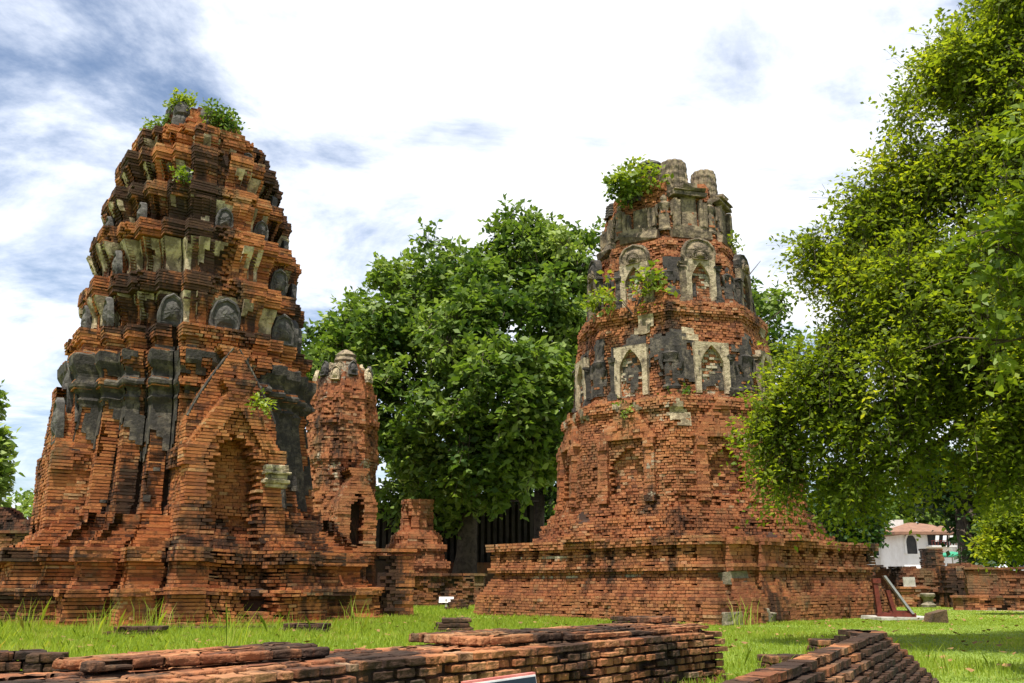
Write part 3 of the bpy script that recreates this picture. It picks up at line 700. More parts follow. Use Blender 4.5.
for k in range(-4, 4):
    a = ORO + k * pi / 4
    # world facing = a + R(-48); only the faces towards the viewer's half can be seen
    wa = math.degrees(a) - 48
    wa = (wa + 180) % 360 - 180
    if not -200 < wa < 20: continue
    niche(a, 396, 350, .58, .17, random.random() < .2, 0)
    niche(a, 306, 268, .48, .15, k % 3 == 0, .50)
    if -190 < wa < 10:
        m = MB(); z0 = zz2(392); vr = op(z0 + .6) / cos(pi / 8)
        figure(m, place(a + pi / 8, vr - .10, z0), zz2(346) - z0); m.build('relief_figure', DARKP, T2)
        m = MB(); z0 = zz2(302); vr = op(z0 + .5) / cos(pi / 8)
        figure(m, place(a + pi / 8, vr - .10, z0), zz2(268) - z0); m.build('relief_figure', DARKP, T2)
    # tall blind arches of the lower body, cut into the brickwork under a stepped brick gable
    z0, z1 = zz2(500), zz2(447); T = place(a, op(zz2(470)) - .16, z0)
    nb = MB(); brickpanel(nb, T, .84, z1 - z0, .072, .15, .3, .6, .0); nb = nb.build('blind_arch', BR2, T2)
    for s_ in (-1, 1):
        pm = MB(); ang_ = a
        def fpl(z, s_=s_, a=a):
            ca, sa = cos(a), sin(a); y0, y1 = sorted((s_ * .46, s_ * .70)); e = .14 if z1 - .02 < z or z < z0 + .12 else .09
            return [(ca * x - sa * y, sa * x + ca * y) for x, y in rectp(op(z) - .2, op(z) + e, y0, y1)]
        courses(pm, fpl, z0 - .05, z1 + .16, .072, .14, .010, .05, .03, .18, field=f2b, seed=70 + k); pm.build('pilaster', BR2, nb)
    gb = MB()
    def fg(z, a=a): f = (z - z1 - .16) / .95; return facepoly(a, op(z) - .2, op(z) + .10, .80 * max(.05, 1 - f ** .85))
    courses(gb, fg, z1 + .16, z1 + 1.08, .072, .14, .012, .05, .03, .2, skip=lambda x, y, z, a=a: False, field=f2b, seed=80 + k); gb.build('pediment', BR2, nb)
    # drum aedicules: small stucco bays with pilasters
    z0, z1 = zz2(236), zz2(200); T = place(a, op((z0 + z1) / 2), z0)
    bh = .72 if wa < -95 else 1.0; jb = .05 if wa < -95 else .028
    m = MB(); m.box(-.52, .52, -.05, .20, -.12, .08, T=T, j=jb); m.box(-.45, .45, -.05, .14, .08, .22, T=T, j=jb)
    m.box(-.20, .20, -.05, .05, .22, 1.1 * bh, T=T, j=.02)
    for x in (-.40, -.30, .30, .40):
        hx = random.uniform(.85, 1.05) * bh; m.box(x - .045, x + .045, -.05, .15, .22, hx, T=T, j=.018)
    if wa > -95:
        m.box(-.48, .46, -.05, .17, 1.05, 1.15, T=T, j=.03); m.box(-.40, .44, -.05, .21, 1.15, 1.22, T=T, j=.035); m.box(-.2, .18, -.05, .19, 1.22, 1.36, T=T, j=.04)
    bay = m.build('stucco_bay', PLAST2, T2)
    m = MB(); figure(m, place(a + pi / 8, op(z0 + .5) / cos(pi / 8) - .08, z0 + .1), 1.0); m.build('relief_figure', PLAST2, T2)
# broken lotus-bud columns on the rim
def bud(ang, r_, z0, h, rad, m_):
    m = MB(); base = T0 = place(ang, r_, z0); n = 40; rows = 26; b0 = len(m.v)
    for k in range(rows + 1):
        f = k / rows; pr = rad * (1.06 - .12 * f) * (1 if f < .90 else math.sqrt(max(0, 1 - ((f - .90) / .13) ** 2)))
        for i in range(n):
            an = 2 * pi * i / n; rib = 1 + .20 * (abs(math.sin(an * 5)) - .6) + .025 * math.sin(f * 34)
            m.v.append(T0((pr * rib * cos(an), pr * rib * sin(an), f * h)))
    for k in range(rows):
        for i in range(n):
            j = (i + 1) % n; m.face((b0 + k * n + i, b0 + k * n + j, b0 + (k + 1) * n + j, b0 + (k + 1) * n + i))
    m.face([b0 + rows * n + i for i in range(n)])
    return m.build('bud_column', m_, T2)
zr = zz2(194)
for k, (ha, rd) in {-2: (.25, .36), -1: (.55, .36), 0: (.95, .37), 1: (.85, .35), 2: (.4, .33)}.items():
    a = R(-100 + 48) + R(12) + k * pi / 4
    bud(a, op(zr) - .22, zr - .15, ha + .15, rd * .92, PLAST2 if k in (0, 1) else DARKP)
m = MB(); hub = ngon(.62, 10); courses(m, lambda z: ngon(.75 - .12 * (z - zr), 10), zr - .2, zr + 1.15, .075, .16, .02, .15, .03, .3, field=f2b, seed=77); core(m, lambda z: ngon(.7, 10), zr - .2, zr + 1.15, .12, .1)
m.build('core_stub', BR2, T2)
m = MB(); m.lathe([(.36, 0), (.44, .05), (.46, .12), (.38, .2), (.40, .25), (.30, .36), (.14, .45), (.02, .48)], 16, lambda q: (q[0] * 1.05 - .23, q[1] * 1.05 - .26, q[2] + zr + 1.12), wob=.03); m.build('cap_stone', STONE, T2)

# ------------------------------------------------------------------ small brick ruins around
def wall(name, label, cat, pts, h, m_, th=.5, ch=.075, bl=.22, base=0.0, group=None, ero=.12, jit=.015, cap=None, miss=.03, ragged=0.0, field=None):
    """a wall following a straight line between two ground points"""
    (x0, y0), (x1, y1) = pts; Ln = hypot(x1 - x0, y1 - y0); an = math.atan2(y1 - y0, x1 - x0)
    o = thing(name, label, cat, ((x0 + x1) / 2, (y0 + y1) / 2, base), an, group)
    m = MB(); pf = lambda z: rectp(-Ln / 2, Ln / 2, -th / 2, th / 2)
    sk = None
    if ragged: sk = lambda x, y, z: z > h - ragged * (.5 + .9 * nz(x, 0, 0, 1.1, x0)) 
    courses(m, pf, 0, h, ch, bl, jit, ero, miss, th * .48, skip=sk, field=field or (lambda x, y, z: (.1 + .3 * nz(x, y, z, 1.2, x0), .4 + .5 * nz(x, y, z, .9, y0))), sag=.03, seed=x0 + y0)
    core(m, pf, 0, max(.05, h - ragged * 1.2 - .02), .1, .1); m.build('brickwork', m_, o)
    if cap:
        c_ = MB(); courses(c_, lambda z: rectp(-Ln / 2 - .05, Ln / 2 + .05, -th / 2 - .06, th / 2 + .06), h + .003, h + .003 + cap, cap, .34, .02, .08, .02, th * .5, field=lambda x, y, z: (.3, .25), sag=.02, seed=3)
        c_.build('coping', m_, o)
    return o
# wall stub at the right foot of the left tower
wall('ruined_wall', 'stepped wall stub between the left tower and the small far tower', 'wall', ((-3.9, 21.4), (-2.45, 22.0)), 1.45, BR1, .9, ragged=.12, cap=.08)
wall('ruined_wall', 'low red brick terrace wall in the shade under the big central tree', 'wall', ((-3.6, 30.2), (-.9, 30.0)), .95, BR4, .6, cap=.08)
wall('ruined_wall', 'long moulded wall with pale ledge at the left picture edge', 'wall', ((-19.5, 30), (-13.5, 29.2)), 2.25, BR4, .8, cap=.09)
wall('ruined_wall', 'broken upper wall rising behind the pale ledge at the left edge', 'wall', ((-22, 33), (-15.9, 32)), 3.3, BR4, .7, ragged=.5)
wall('ruined_plinth', 'weedy brick footing at the left edge beside the big left tower', 'wall', ((-14.5, 24.6), (-12.3, 23.2)), 1.55, BR4, 1.2, ragged=.25)
# rear small prang
T3 = thing('small_prang', 'small rounded red brick tower with white finial stones behind the left tower', 'tower', (PX(340, 480, 30)[0], 30, 0), R(-62))
p3 = [(545, 312, 384), (540, 306, 380), (500, 304, 376), (468, 304, 376), (462, 301, 378), (456, 303, 377), (430, 304, 374), (426, 302, 375), (420, 304, 373), (402, 305, 371), (398, 304, 372), (394, 307, 369), (384, 311, 366), (380, 314, 363), (372, 319, 358), (364, 328, 350), (360, 334, 345)]
tb3 = [(0, 2.0), (1.6, 1.7)] + [(zat(v, 30), wid((r_ - l_) / 2, v, 30)) for v, l_, r_ in p3]
o3 = interp(tb3)
def f3(z):
    out = []
    for i in range(20): an = 2 * pi * i / 20; k = 1 + .035 * (1 if i % 2 else -1); out.append((o3(z) * k * cos(an), o3(z) * k * sin(an)))
    return out
m = MB(); courses(m, f3, 0, zat(362, 30), .085, .2, .018, .10, .04, .3, field=lambda x, y, z: (.25 + .85 * nz(x, y, z * .7, .8, 61), .35 + .6 * nz(x, y, z * .6, .9, 3)), sag=.02, seed=88); core(m, f3, 0, zat(362, 30), .14, .1)
m.build('shaft', BR2, T3)
for i in range(10):
    a = R(-62) * 0 + 2 * pi * i / 10; zq = zat(386 if i % 2 else 380, 30)
    m = MB(); leafslab(m, place(a, o3(zq) + .04, zq, .15), .30, .52, .12, .04); m.build('antefix', PLAST if i % 2 else STONE, T3)
m = MB(); m.lathe([(.30, 0), (.40, .08), (.34, .2), (.36, .28), (.22, .42), (.05, .5)], 14, lambda q: (q[0], q[1], q[2] + zat(364, 30)), wob=.04); m.build('finial', PLAST2, T3)
for i in range(8):
    a = 2 * pi * i / 8 + .2; m = MB(); leafslab(m, place(a, o3(zat(372, 30)) - .02, zat(376, 30), .25), .24, .40, .1, .03); m.build('antefix', PLAST, T3)
m = MB()
for (hw_, zt, zb_, r0) in ((.62, 4.0, 0, 1.55),):
    def fpz(z):
        k = 1 if z < zat(508, 30) else max(.06, 1 - ((z - zat(508, 30)) / 1.15) ** 1.2)
        return rectp(.6, 1.95, -.62 * k, .62 * k)
    opn = lambda x, y, z: x > 1.6 and abs(y) < (.22 if z < zat(512, 30) else .22 * (1 - (z - zat(512, 30)) / .5)) and z > 1.8
    courses(m, fpz, 0, zat(474, 30), .08, .2, .012, .06, .02, .4, skip=opn, field=lambda x, y, z: (.0, .2), seed=90)
    core(m, lambda z: rectp(.5, 1.45, -max(.05, fpz(z)[2][1] - .1), max(.05, fpz(z)[2][1] - .1)), 0, zat(476, 30), 0, .1)
pz = m.build('porch', BR2, T3)
# stump of a bell chedi
T4 = thing('chedi_stump', 'small dark red stepped brick stump with slotted square top, by the slatted hall', 'tower', (PX(416, 560, 32)[0], 32, 0), R(-75))
p4 = [(606, 62), (584, 58), (583, 50), (570, 48), (568, 52), (562, 52), (560, 44), (552, 42), (550, 47), (545, 46), (543, 38), (537, 40), (534, 34), (530, 25), (505, 23), (503, 25), (500, 24)]
o4 = interp([(zat(v, 32), wid(w_ * .62, v, 32)) for v, w_ in p4][0:])
f4 = lambda z: redent(o4(z), (1, .9, .8), (.5, .7))
m = MB(); slit = lambda x, y, z: zat(527, 32) < z < zat(507, 32) and (abs(y) < .12 or abs(x) < .12 or abs(abs(y) - .4) < .09)
courses(m, f4, 0, zat(500, 32), .08, .2, .015, .1, .03, .3, skip=slit, field=lambda x, y, z: (0, .25), seed=93); core(m, f4, 0, zat(500, 32), .16, .1); m.build('brickwork', BR2, T4)
# the slatted dark hall end behind the big tree
o = thing('timber_hall', 'dark hall of close upright timbers in shade behind the big tree trunk', 'building', (PX(455, 540, 37)[0], 37, 0), R(4))
m = MB(); xw = 3.2; m.box(-xw, xw, -.1, .1, 0, 1.5, r=.4); m.build('plinth_wall', BR4, o)
for i in range(26): 
    m = MB(); x = -xw + .12 + i * (2 * xw - .24) / 25; m.box(x - .07, x + .07, -.09, .09, 1.5, 3.9 + random.uniform(-.05, .05), j=.008); m.build('upright', DARKWOOD, o)
m = MB(); m.box(-xw, xw, .12, .3, 1.5, 3.8); m.build('back_wall', DARKWOOD, o)
m = MB(); m.box(-xw - .2, xw + .2, -.25, .4, 3.95, 4.1, j=.01); m.build('top_beam', DARKWOOD, o)
# ruins on the right
def rw(u0, v0, u1, v1, Y0, Y1=None): a, b_ = PX(u0, v0, Y0), PX(u1, v1, Y1 or Y0); return ((a[0], a[1]), (b_[0], b_[1]))
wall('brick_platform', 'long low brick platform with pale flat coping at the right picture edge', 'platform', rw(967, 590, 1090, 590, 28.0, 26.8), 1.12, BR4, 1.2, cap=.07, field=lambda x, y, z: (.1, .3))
wall('brick_step', 'single low brick step running along the foot of the right platform', 'step', rw(953, 600, 1085, 600, 27.0, 25.8), .34, BR3, .5, cap=.06)
wall('ruined_wall', 'broken brick wall with stepped top right of the red easel', 'wall', rw(878, 590, 962, 590, 31.5, 30.5), 1.35, BR4, .7, ragged=.25)
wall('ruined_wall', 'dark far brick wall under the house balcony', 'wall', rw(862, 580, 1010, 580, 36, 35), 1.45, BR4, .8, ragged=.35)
wall('brick_pier', 'short square brick pier standing up before the white house', 'pier', rw(924, 560, 940, 560, 34), 1.95, BR4, .6)
wall('brick_pier', 'squat brick pier of orange bricks left of the long platform', 'pier', rw(943, 590, 963, 590, 29.5), 1.25, BR3, .6)
wall('brick_bench', 'low pale stepped footing behind the red easel', 'step', rw(897, 600, 924, 600, 30), .55, BR3, .8, cap=.07)
# grey stone pedestal
o = thing('stone_pedestal', 'grey round stone pedestal with flat lid beside the low footing', 'pedestal', (PX(928, 600, 29.4)[0], 29.4, 0))
m = MB(); m.lathe([(.22, 0), (.23, .08), (.17, .12), (.14, .2), (.18, .30), (.22, .33), (.23, .40), (.19, .43)], 14, wob=.03); m.build('stem', PATCH, o)
o = thing('information_board', 'small white information board on the footing behind the red easel', 'sign', (PX(910, 590, 29.6)[0], 29.6, .62), R(2))
m = MB(); m.box(-.19, .19, -.02, .02, .02, .30); m.build('panel', CONC, o); m = MB(); m.box(-.2, .2, -.035, .035, .0, .02); m.build('foot', CONC, o)

# ------------------------------------------------------------------ front walls
ux, uy = .64, .768
FW = thing('front_wall', 'near orange brick wall of worn bricks running along the bottom edge', 'wall', (-1.06, 4.77, 0), math.atan2(uy, ux))
ff_ = lambda x, y, z: (.06 + .2 * nz(x, y, z, 2, 3), .46 + .5 * nz(x, y, z, 1.6, 9))
m = MB(); courses(m, lambda z: rectp(-3.2, 4.55, 0, .85), 0, .42, .062, .145, .010, .06, .03, .16, field=ff_, sag=.015, gap=.016, seed=100, es=2.5)
core(m, lambda z: rectp(-3.2, 4.55, 0, .85), 0, .41, .06, .1); worn(m.build('brickwork', BR3, FW))
def brickrows(mb, x0, x1, y0, y1, z0, z1, field, seed):
    n = max(1, round((y1 - y0) / .125)); h = (y1 - y0) / n
    for k in range(n):
        zt = z1 + random.uniform(-.008, .006); a, b_ = y0 + k * h + .004, y0 + (k + 1) * h - .004; xa, xb = x0 + random.uniform(-.05, .06), x1 + random.uniform(-.06, .05)
        courses(mb, lambda z: rectp(xa, xb, a, b_), z0, zt, z1 - z0, .2, .006, .02, .0, h * .49, field=field, sag=.012, gap=.010, seed=seed + k)
for (x0, x1, y0, y1, z0, z1, sd_) in ((-3.0, 4.5, .16, .70, .35, .426, 105), (-.80, .55, .42, .86, .428, .488, 101), (1.55, 2.55, .18, .86, .428, .492, 102), (2.5, 4.5, .12, .85, .428, .475, 103), (4.10, 4.50, .40, .82, .478, .530, 104)):
    m = MB(); brickrows(m, x0, x1, y0, y1, z0, z1, ff_, sd_); worn(m.build('top_course', BR3, FW))
# stepped pile to the right
SP = thing('stepped_wall', 'dark stepped brick wall with rounded end, each course set back, bottom right', 'wall', (2.95, 7.50, 0), math.atan2(.88, .48))
def sp(z):
    kk = (0.45 - z) / .055; o_ = .040 * kk
    rad = .20 + o_; xe = .06 + .075 * kk; pts = [(-4.9, .12), (-4.9, -o_)]
    for i in range(9):
        an = -pi / 2 + (pi * .85) * i / 8; pts.append((xe + rad * cos(an), .20 + rad * sin(an)))
    return pts + [(xe - .45, .12)]
m = MB(); courses(m, sp, 0, .45, .050, .13, .005, .02, .015, .12, field=lambda x, y, z: (.05, .62 + .5 * nz(x, y, z, 1.8, 5)), sag=.010, gap=.012, seed=110, es=2)
core(m, sp, 0, .45, .10, .05); worn(m.build('brickwork', BR3, SP), .006, .008)

def frag(u, v, Y, label, n=(3, 2, 2), rz=0.0, m_=BR3, name='brick_fragment', cat='brick fragment', seed=0):
    q = PX(u, v, Y); o = thing(name, label, cat, (q[0], Y, 0), rz, 'loose brick fragments in the grass')
    random.seed(seed + int(u)); lay = n[2]
    for k in range(lay):
        m = MB(); wx, wy = n[0] * .2 * (1 - .12 * k), n[1] * .18 * (1 - .1 * k); ox = random.uniform(-.05, .05)
        courses(m, lambda z: rectp(-wx / 2 + ox, wx / 2 + ox, -wy / 2, wy / 2), k * .075 + .003, k * .075 + .075, .075, .2, .014, .06, .04, wy * .49, field=lambda x, y, z: (.15, .6), sag=.01, seed=u)
        worn(m.build('course', m_, o))
    return o
frag(137, 634, 14.6, 'dark two-course brick fragment in the grass before the left tower', (4, 2, 2), .1)
frag(306, 629, 15.6, 'flat mossy brick fragment in tall grass below the left tower doorway', (4, 2, 2), -.1)
frag(454, 627, 15.8, 'pale topped square brick block in the grass between the two towers', (3, 3, 3), .15)
frag(618, 623, 16.6, 'thin dark brick fragment in front of the right plinth', (1.3, 1.2, 3), .3)
frag(322, 606, 20, 'low broken footing at the right foot of the left tower', (4, 3, 2), .2, BR1)
frag(458, 606, 27, 'tilted brown broken brick chunk beside the small white marker', (3, 2, 4), .3)
frag(848, 636, 11.5, 'flat dark slab of bricks lying behind the stepped wall end', (5, 2, 2), .1)
frag(800, 654, 9.2, 'short flat brick piece lying in grass beside the stepped wall', (4, 1.6, 2), .2)
q = PX(935, 617, 19.0); o = thing('stone_block', 'leaning brown stone block on the lawn right of the red easel', 'block', (q[0], 19.0, 0), .15)
m = MB(); m.box(-.26, .26, -.2, .2, -.05, .27, T=lambda p: (p[0] * .75 + (p[2]) * .25 * (p[0] < 0), p[1] * .7, p[2] * .8 + p[0] * .10), j=.02); m.build('body', PATCH2, o)
frag(14, 652, 7.6, 'stacked pale brick pieces at the bottom left corner', (3, 2, 4), .5)
frag(50, 655, 7.4, 'lone dark brick at the end of the front wall top', (2, 1.4, 4), .2)
frag(205, 622, 16.2, 'weathered foundation bricks flush in the grass at the left tower foot', (12, 1, 1), .12, BR3)
o = thing('white_marker', 'small white slanted marker plate in the grass between the towers', 'marker', (PX(446, 610, 27)[0], 27, 0))
m = MB(); m.box(-.21, .21, -.02, .02, .20, .36, T=lambda q: (q[0], q[1] + (q[2] - .20) * .8, q[2])); m.build('plate', CREAM, o)
m = MB(); m.box(-.03, .03, -.0, .05, 0, .3); m.build('post', CONC, o)

# red easel with a grey panel on a concrete slab
q = PX(892, 613, 20.5); o = tag(MB().build, None) if False else None
m = MB(); m.box(-.62, .62, -.45, .45, 0, .07, j=.01); o = m.build('concrete_slab', CONC); o.location = (q[0] + .12, 20.5, .0); o.rotation_euler = (0, 0, .1)
tag(o, 'pale concrete slab on the lawn under the red easel', 'slab')
E = thing('red_easel', 'red wooden easel holding a slanted grey panel beside the right plinth', 'easel', (q[0], 20.5, .07), -.30)
for y in (-.20, .20):
    m = MB(); m.box(-.30, -.21, y - .045, y + .045, 0, .80, T=lambda q: (q[0] - q[2] * .05, q[1], q[2])); m.build('upright', RUST, E)
    m = MB(); m.box(.02, .10, y - .04, y + .04, 0, .55, T=lambda q: (q[0] - q[2] * .2, q[1], q[2])); m.build('upright', RUST, E)
    m = MB(); m.box(-.32, .46, y - .05, y + .05, .0, .08); m.build('foot', RUST, E)
m = MB(); m.box(-.34, -.18, -.26, .26, .70, .80); m.build('crossbar', RUST, E)
m = MB(); m.box(-.06, .38, -.22, .22, .08, .12); m.build('ledge', RUST, E)
m = MB(); m.box(-.02, .03, -.27, .27, 0, .80, T=lambda q: (q[0] + .40 - q[2] * .62, q[1], q[2] + .06)); m.build('panel', BOARD, E)

# near sign, cut by the lower picture edge
SG = thing('warning_sign', 'dark blue sign with white border and red edge before the front wall', 'sign', (-.045, 4.1, 0), math.atan2(.41, .31))
TS = lambda q: (q[0], q[1] + (q[2] - .45) * .18, q[2])
m = MB(); m.box(-.247, .247, .0, .02, .178, .446, T=TS); m.build('backing_board', PINK, SG)
m = MB(); m.box(-.238, .238, -.006, -.001, .185, .437, T=TS); m.build('border', PAINTW, SG)
m = MB(); m.box(-.231, .231, -.010, -.0065, .192, .430, T=TS); m.build('face_panel', NAVY, SG)
m = MB(); m.box(-.02, .02, .022, .06, 0, .40); m.build('post', RUST, SG)
for (txt, zt, sz) in (('Please do not climb', .352, .052), ('on the ruins', .272, .052)):
    fc = bpy.data.curves.new('lettering', 'FONT'); fc.body = txt; fc.size = sz; fc.align_x = 'CENTER'; fc.extrude = .0008; fc.materials.append(PAINTW)
    tmp = bpy.data.objects.new('lettering', fc); COL.objects.link(tmp); bpy.context.view_layer.update()
    me = bpy.data.meshes.new_from_object(tmp.evaluated_get(bpy.context.evaluated_depsgraph_get())); bpy.data.objects.remove(tmp)
    fo_ = bpy.data.objects.new('lettering', me); COL.objects.link(fo_); fo_.parent = SG
    fo_.location = TS((0, -.0125, zt)); fo_.rotation_euler = (R(90) - .18, 0, 0)

# ------------------------------------------------------------------ foliage
def unit(v): return v / np.maximum(np.linalg.norm(v, axis=1, keepdims=True), 1e-6)
def vnoise(P, s, seed=0.0):
    return np.array([noise.noise(Vector((p[0] * s + seed, p[1] * s, p[2] * s))) for p in P])
def foliage(clumps, n, per, twig, ll, lw, droop=0.2, shellk=.5, hole=-.18, hs=.7, seed=0, upn=.7, sub=0):
    c = np.array([q[:3] for q in clumps]); r = np.array([q[3] if len(q) == 4 else q[3:6] if False else q[3] for q in clumps]); sq = np.array([q[4] if len(q) > 4 else .8 for q in clumps])
    if sub:
        C_, R_, Q_ = [], [], []
        for i in range(len(c)):
            for _ in range(sub):
                dd = rng.normal(size=3); dd /= np.linalg.norm(dd); C_.append(c[i] + dd * r[i] * rng.uniform(.35, 1.18)); R_.append(r[i] * rng.uniform(.16, .38)); Q_.append(rng.uniform(.28, .6))
        c, r, sq = np.array(C_), np.array(R_), np.array(Q_)
    w_ = r ** 2.0; idx = rng.choice(len(c), n, p=w_ / w_.sum())
    d = unit(rng.normal(size=(n, 3))); rad = r[idx] * (shellk + (1 - shellk) * rng.random(n) ** .55) * (1 + .10 * rng.normal(size=n))
    P = c[idx] + d * rad[:, None] * np.stack([np.ones(n), np.ones(n), sq[idx]], 1)
    if sub:
        lone = (rng.random(n) < .13)[:, None]; P = P + lone * (d * np.minimum(rng.exponential(.35, n), .7)[:, None] * twig + np.array([0, 0, -.15 * twig]))
    nv = vnoise(P, hs, seed); ok = nv > hole; P, d, nv = P[ok], d[ok], nv[ok]; n = len(P)
    ax = unit(d * .8 + rng.normal(size=(n, 3)) * .55 + np.array([0, 0, -droop]))
    tone = np.clip(.45 + .14 * rng.normal(size=len(c))[idx][ok] + .30 * vnoise(P, .9, seed + 7) + .10 * rng.normal(size=n), 0, 1)
    k = np.tile(np.arange(per), n); ii = np.repeat(np.arange(n), per); f = (k + rng.random(n * per) * .6) / per
    A = ax[ii]; up = np.zeros_like(A); up[:, 2] = 1; side = unit(np.cross(A, up) + rng.normal(size=A.shape) * .25) * np.where(k % 2, 1, -1)[:, None]
    o = P[ii] + A * (f * twig)[:, None] + rng.normal(size=A.shape) * ll * .25
    o[:, 2] -= f * f * twig * droop
    ld = unit(A * .55 + side * .85 + rng.normal(size=A.shape) * .35)
    nr = unit(up * upn + rng.normal(size=A.shape) * .6); sd_ = unit(np.cross(ld, nr)); nr = np.cross(sd_, ld)
    sc = (.65 + .7 * rng.random(len(o)))[:, None]
    v0 = o; v1 = o + ld * ll * .5 * sc + sd_ * lw * .5 * sc + nr * ll * .06; v2_ = o + ld * ll * sc - nr * ll * .10; v3 = o + ld * ll * .5 * sc - sd_ * lw * .5 * sc + nr * ll * .06
    V = np.stack([v0, v1, v2_, v3], 1).reshape(-1, 3); Fc = np.arange(len(V)).reshape(-1, 4)
    rn = np.clip(tone[ii] + .14 * rng.normal(size=len(ii)), 0, 1)
    e = P + ax * twig * 1.0; e[:, 2] -= twig * droop; sw = unit(np.cross(ax, np.array([[0.2, 0.3, 1.0]]))) * max(.003, lw * .07)
    global TWIG
    TWIG = np.stack([P - ax * twig * .5 - sw, P - ax * twig * .5 + sw, e + sw * .4, e - sw * .4], 1).reshape(-1, 3)
    return V, Fc, rn
def limbs(m, base, fork, targets, r0, rs=1, tame=False):
    rnd = random.Random(rs)
    m.tube([base, (base[0] * .7 + fork[0] * .3 + .1, base[1] * .7 + fork[1] * .3, base[2] * .6 + fork[2] * .4), fork], [r0 * 1.5, r0 * .95, r0 * .8], 12)
    for i in range(6):
        an = i * 1.05 + rs; m.tube([(base[0], base[1], base[2] + .9 * r0 * 2), (base[0] + cos(an) * r0 * 1.3, base[1] + sin(an) * r0 * 1.3, base[2] + r0 * .8), (base[0] + cos(an) * r0 * 2.3, base[1] + sin(an) * r0 * 2.3, base[2] - .05)], [r0 * .55, r0 * .4, r0 * .18], 7)
    for tq in targets:
        if tame: tq = tuple(Vector(fork).lerp(Vector(tq), .8))
        f = Vector(fork); e = Vector(tq); mid = f.lerp(e, .5) + Vector((rnd.uniform(-.4, .4), rnd.uniform(-.4, .4), rnd.uniform(.1, .6)))
        m.tube([f, f.lerp(mid, .5) + Vector((0, 0, .15)), mid, e], [r0 * .5, r0 * .38, r0 * .26, r0 * .08], 7)
        for _ in range(4 if tq[2] < 6.2 or not tame else 0):
            s_ = mid.lerp(e, rnd.uniform(.1, .9)); d_ = Vector((rnd.uniform(-1, 1), rnd.uniform(-1, 1), rnd.uniform(-.4, .8))) * (e - f).length * (.10 if tame else .28)
            m.tube([s_, s_ + d_ * .5 + Vector((0, 0, .1)), s_ + d_], [r0 * .16, r0 * .1, r0 * .03], 5)
def tree(name, label, base, fork, clumps, r0, lm, n, per, twig, ll, lw, group=None, **k):
    o = thing(name, label, 'tree', base, 0, group); b_ = Vector(base)
    cl = [tuple(Vector(q[:3]) - b_) + tuple(q[3:]) for q in clumps]
    m = MB(); limbs(m, (0, 0, 0), tuple(Vector(fork) - b_), [q[:3] for q in cl], r0, int(abs(base[0] * 10)), lm is LEAF_YEL); m.build('trunk', BARK, o, True)
    V, Fc, rn = foliage(cl, n, per, twig, ll, lw, **k)
    npmesh('crown', V, Fc, 4, lm, rn, o)
    if n > 2000: npmesh('twigs', TWIG, np.arange(len(TWIG)).reshape(-1, 4), 4, BARK, np.zeros(len(TWIG) // 4), o)
    return o
def CL(u, v, Y, px, sq=.85): q = PX(u, v, Y); return (q[0], q[1], q[2], wid(px, v, Y), sq)
# the big central tree
Y0 = 36
big = [CL(505, 262, Y0, 48), CL(555, 275, Y0, 45), CL(445, 285, Y0, 48), CL(590, 300, Y0 + 1, 50), CL(400, 320, Y0 - 1, 45), CL(470, 330, Y0 - 3, 62), CL(535, 335, Y0 - 3, 62), CL(350, 350, Y0, 42), CL(322, 338, Y0 + 1, 24), CL(395, 380, Y0 - 2, 52), CL(450, 405, Y0 - 4, 60), CL(520, 410, Y0 - 4, 60), CL(570, 380, Y0 - 2, 55), CL(385, 440, Y0 - 1, 38), CL(430, 460, Y0 - 3, 38), CL(495, 460, Y0 - 4, 36), CL(545, 445, Y0 - 2, 34), CL(395, 490, Y0, 24), CL(455, 500, Y0, 22), CL(640, 330, Y0 + 3, 60), CL(700, 300, Y0 + 3, 55), CL(752, 300, Y0 + 2, 30), CL(768, 345, Y0 + 2, 24), CL(725, 360, Y0 + 3, 50), CL(330, 385, Y0 + 1, 35), CL(505, 236, Y0, 20), CL(585, 262, Y0, 26)]
tree('spreading_tree', 'huge dark green broadleaf tree filling the gap between the two towers', (PX(462, 560, 36)[0], 36, 0), (PX(470, 470, 36)[0], 36, zat(480, 36)), big, .42, LEAF_BIG, 19000, 9, .75, .30, .17, droop=.15, shellk=.25, hole=-.08, hs=.75, seed=3, sub=26, upn=.55)
# second trunk seen against the light beside the plinth
tree('slim_tree', 'slim dark tree with bare trunk between the big tree and the right tower', (PX(533, 560, 42)[0], 42, 0), (PX(540, 470, 42)[0], 42, zat(480, 42)), [CL(540, 440, 42, 36), CL(520, 480, 42, 26), CL(560, 470, 42, 26)], .30, LEAF_DRK, 1500, 8, .7, .36, .20, seed=5)
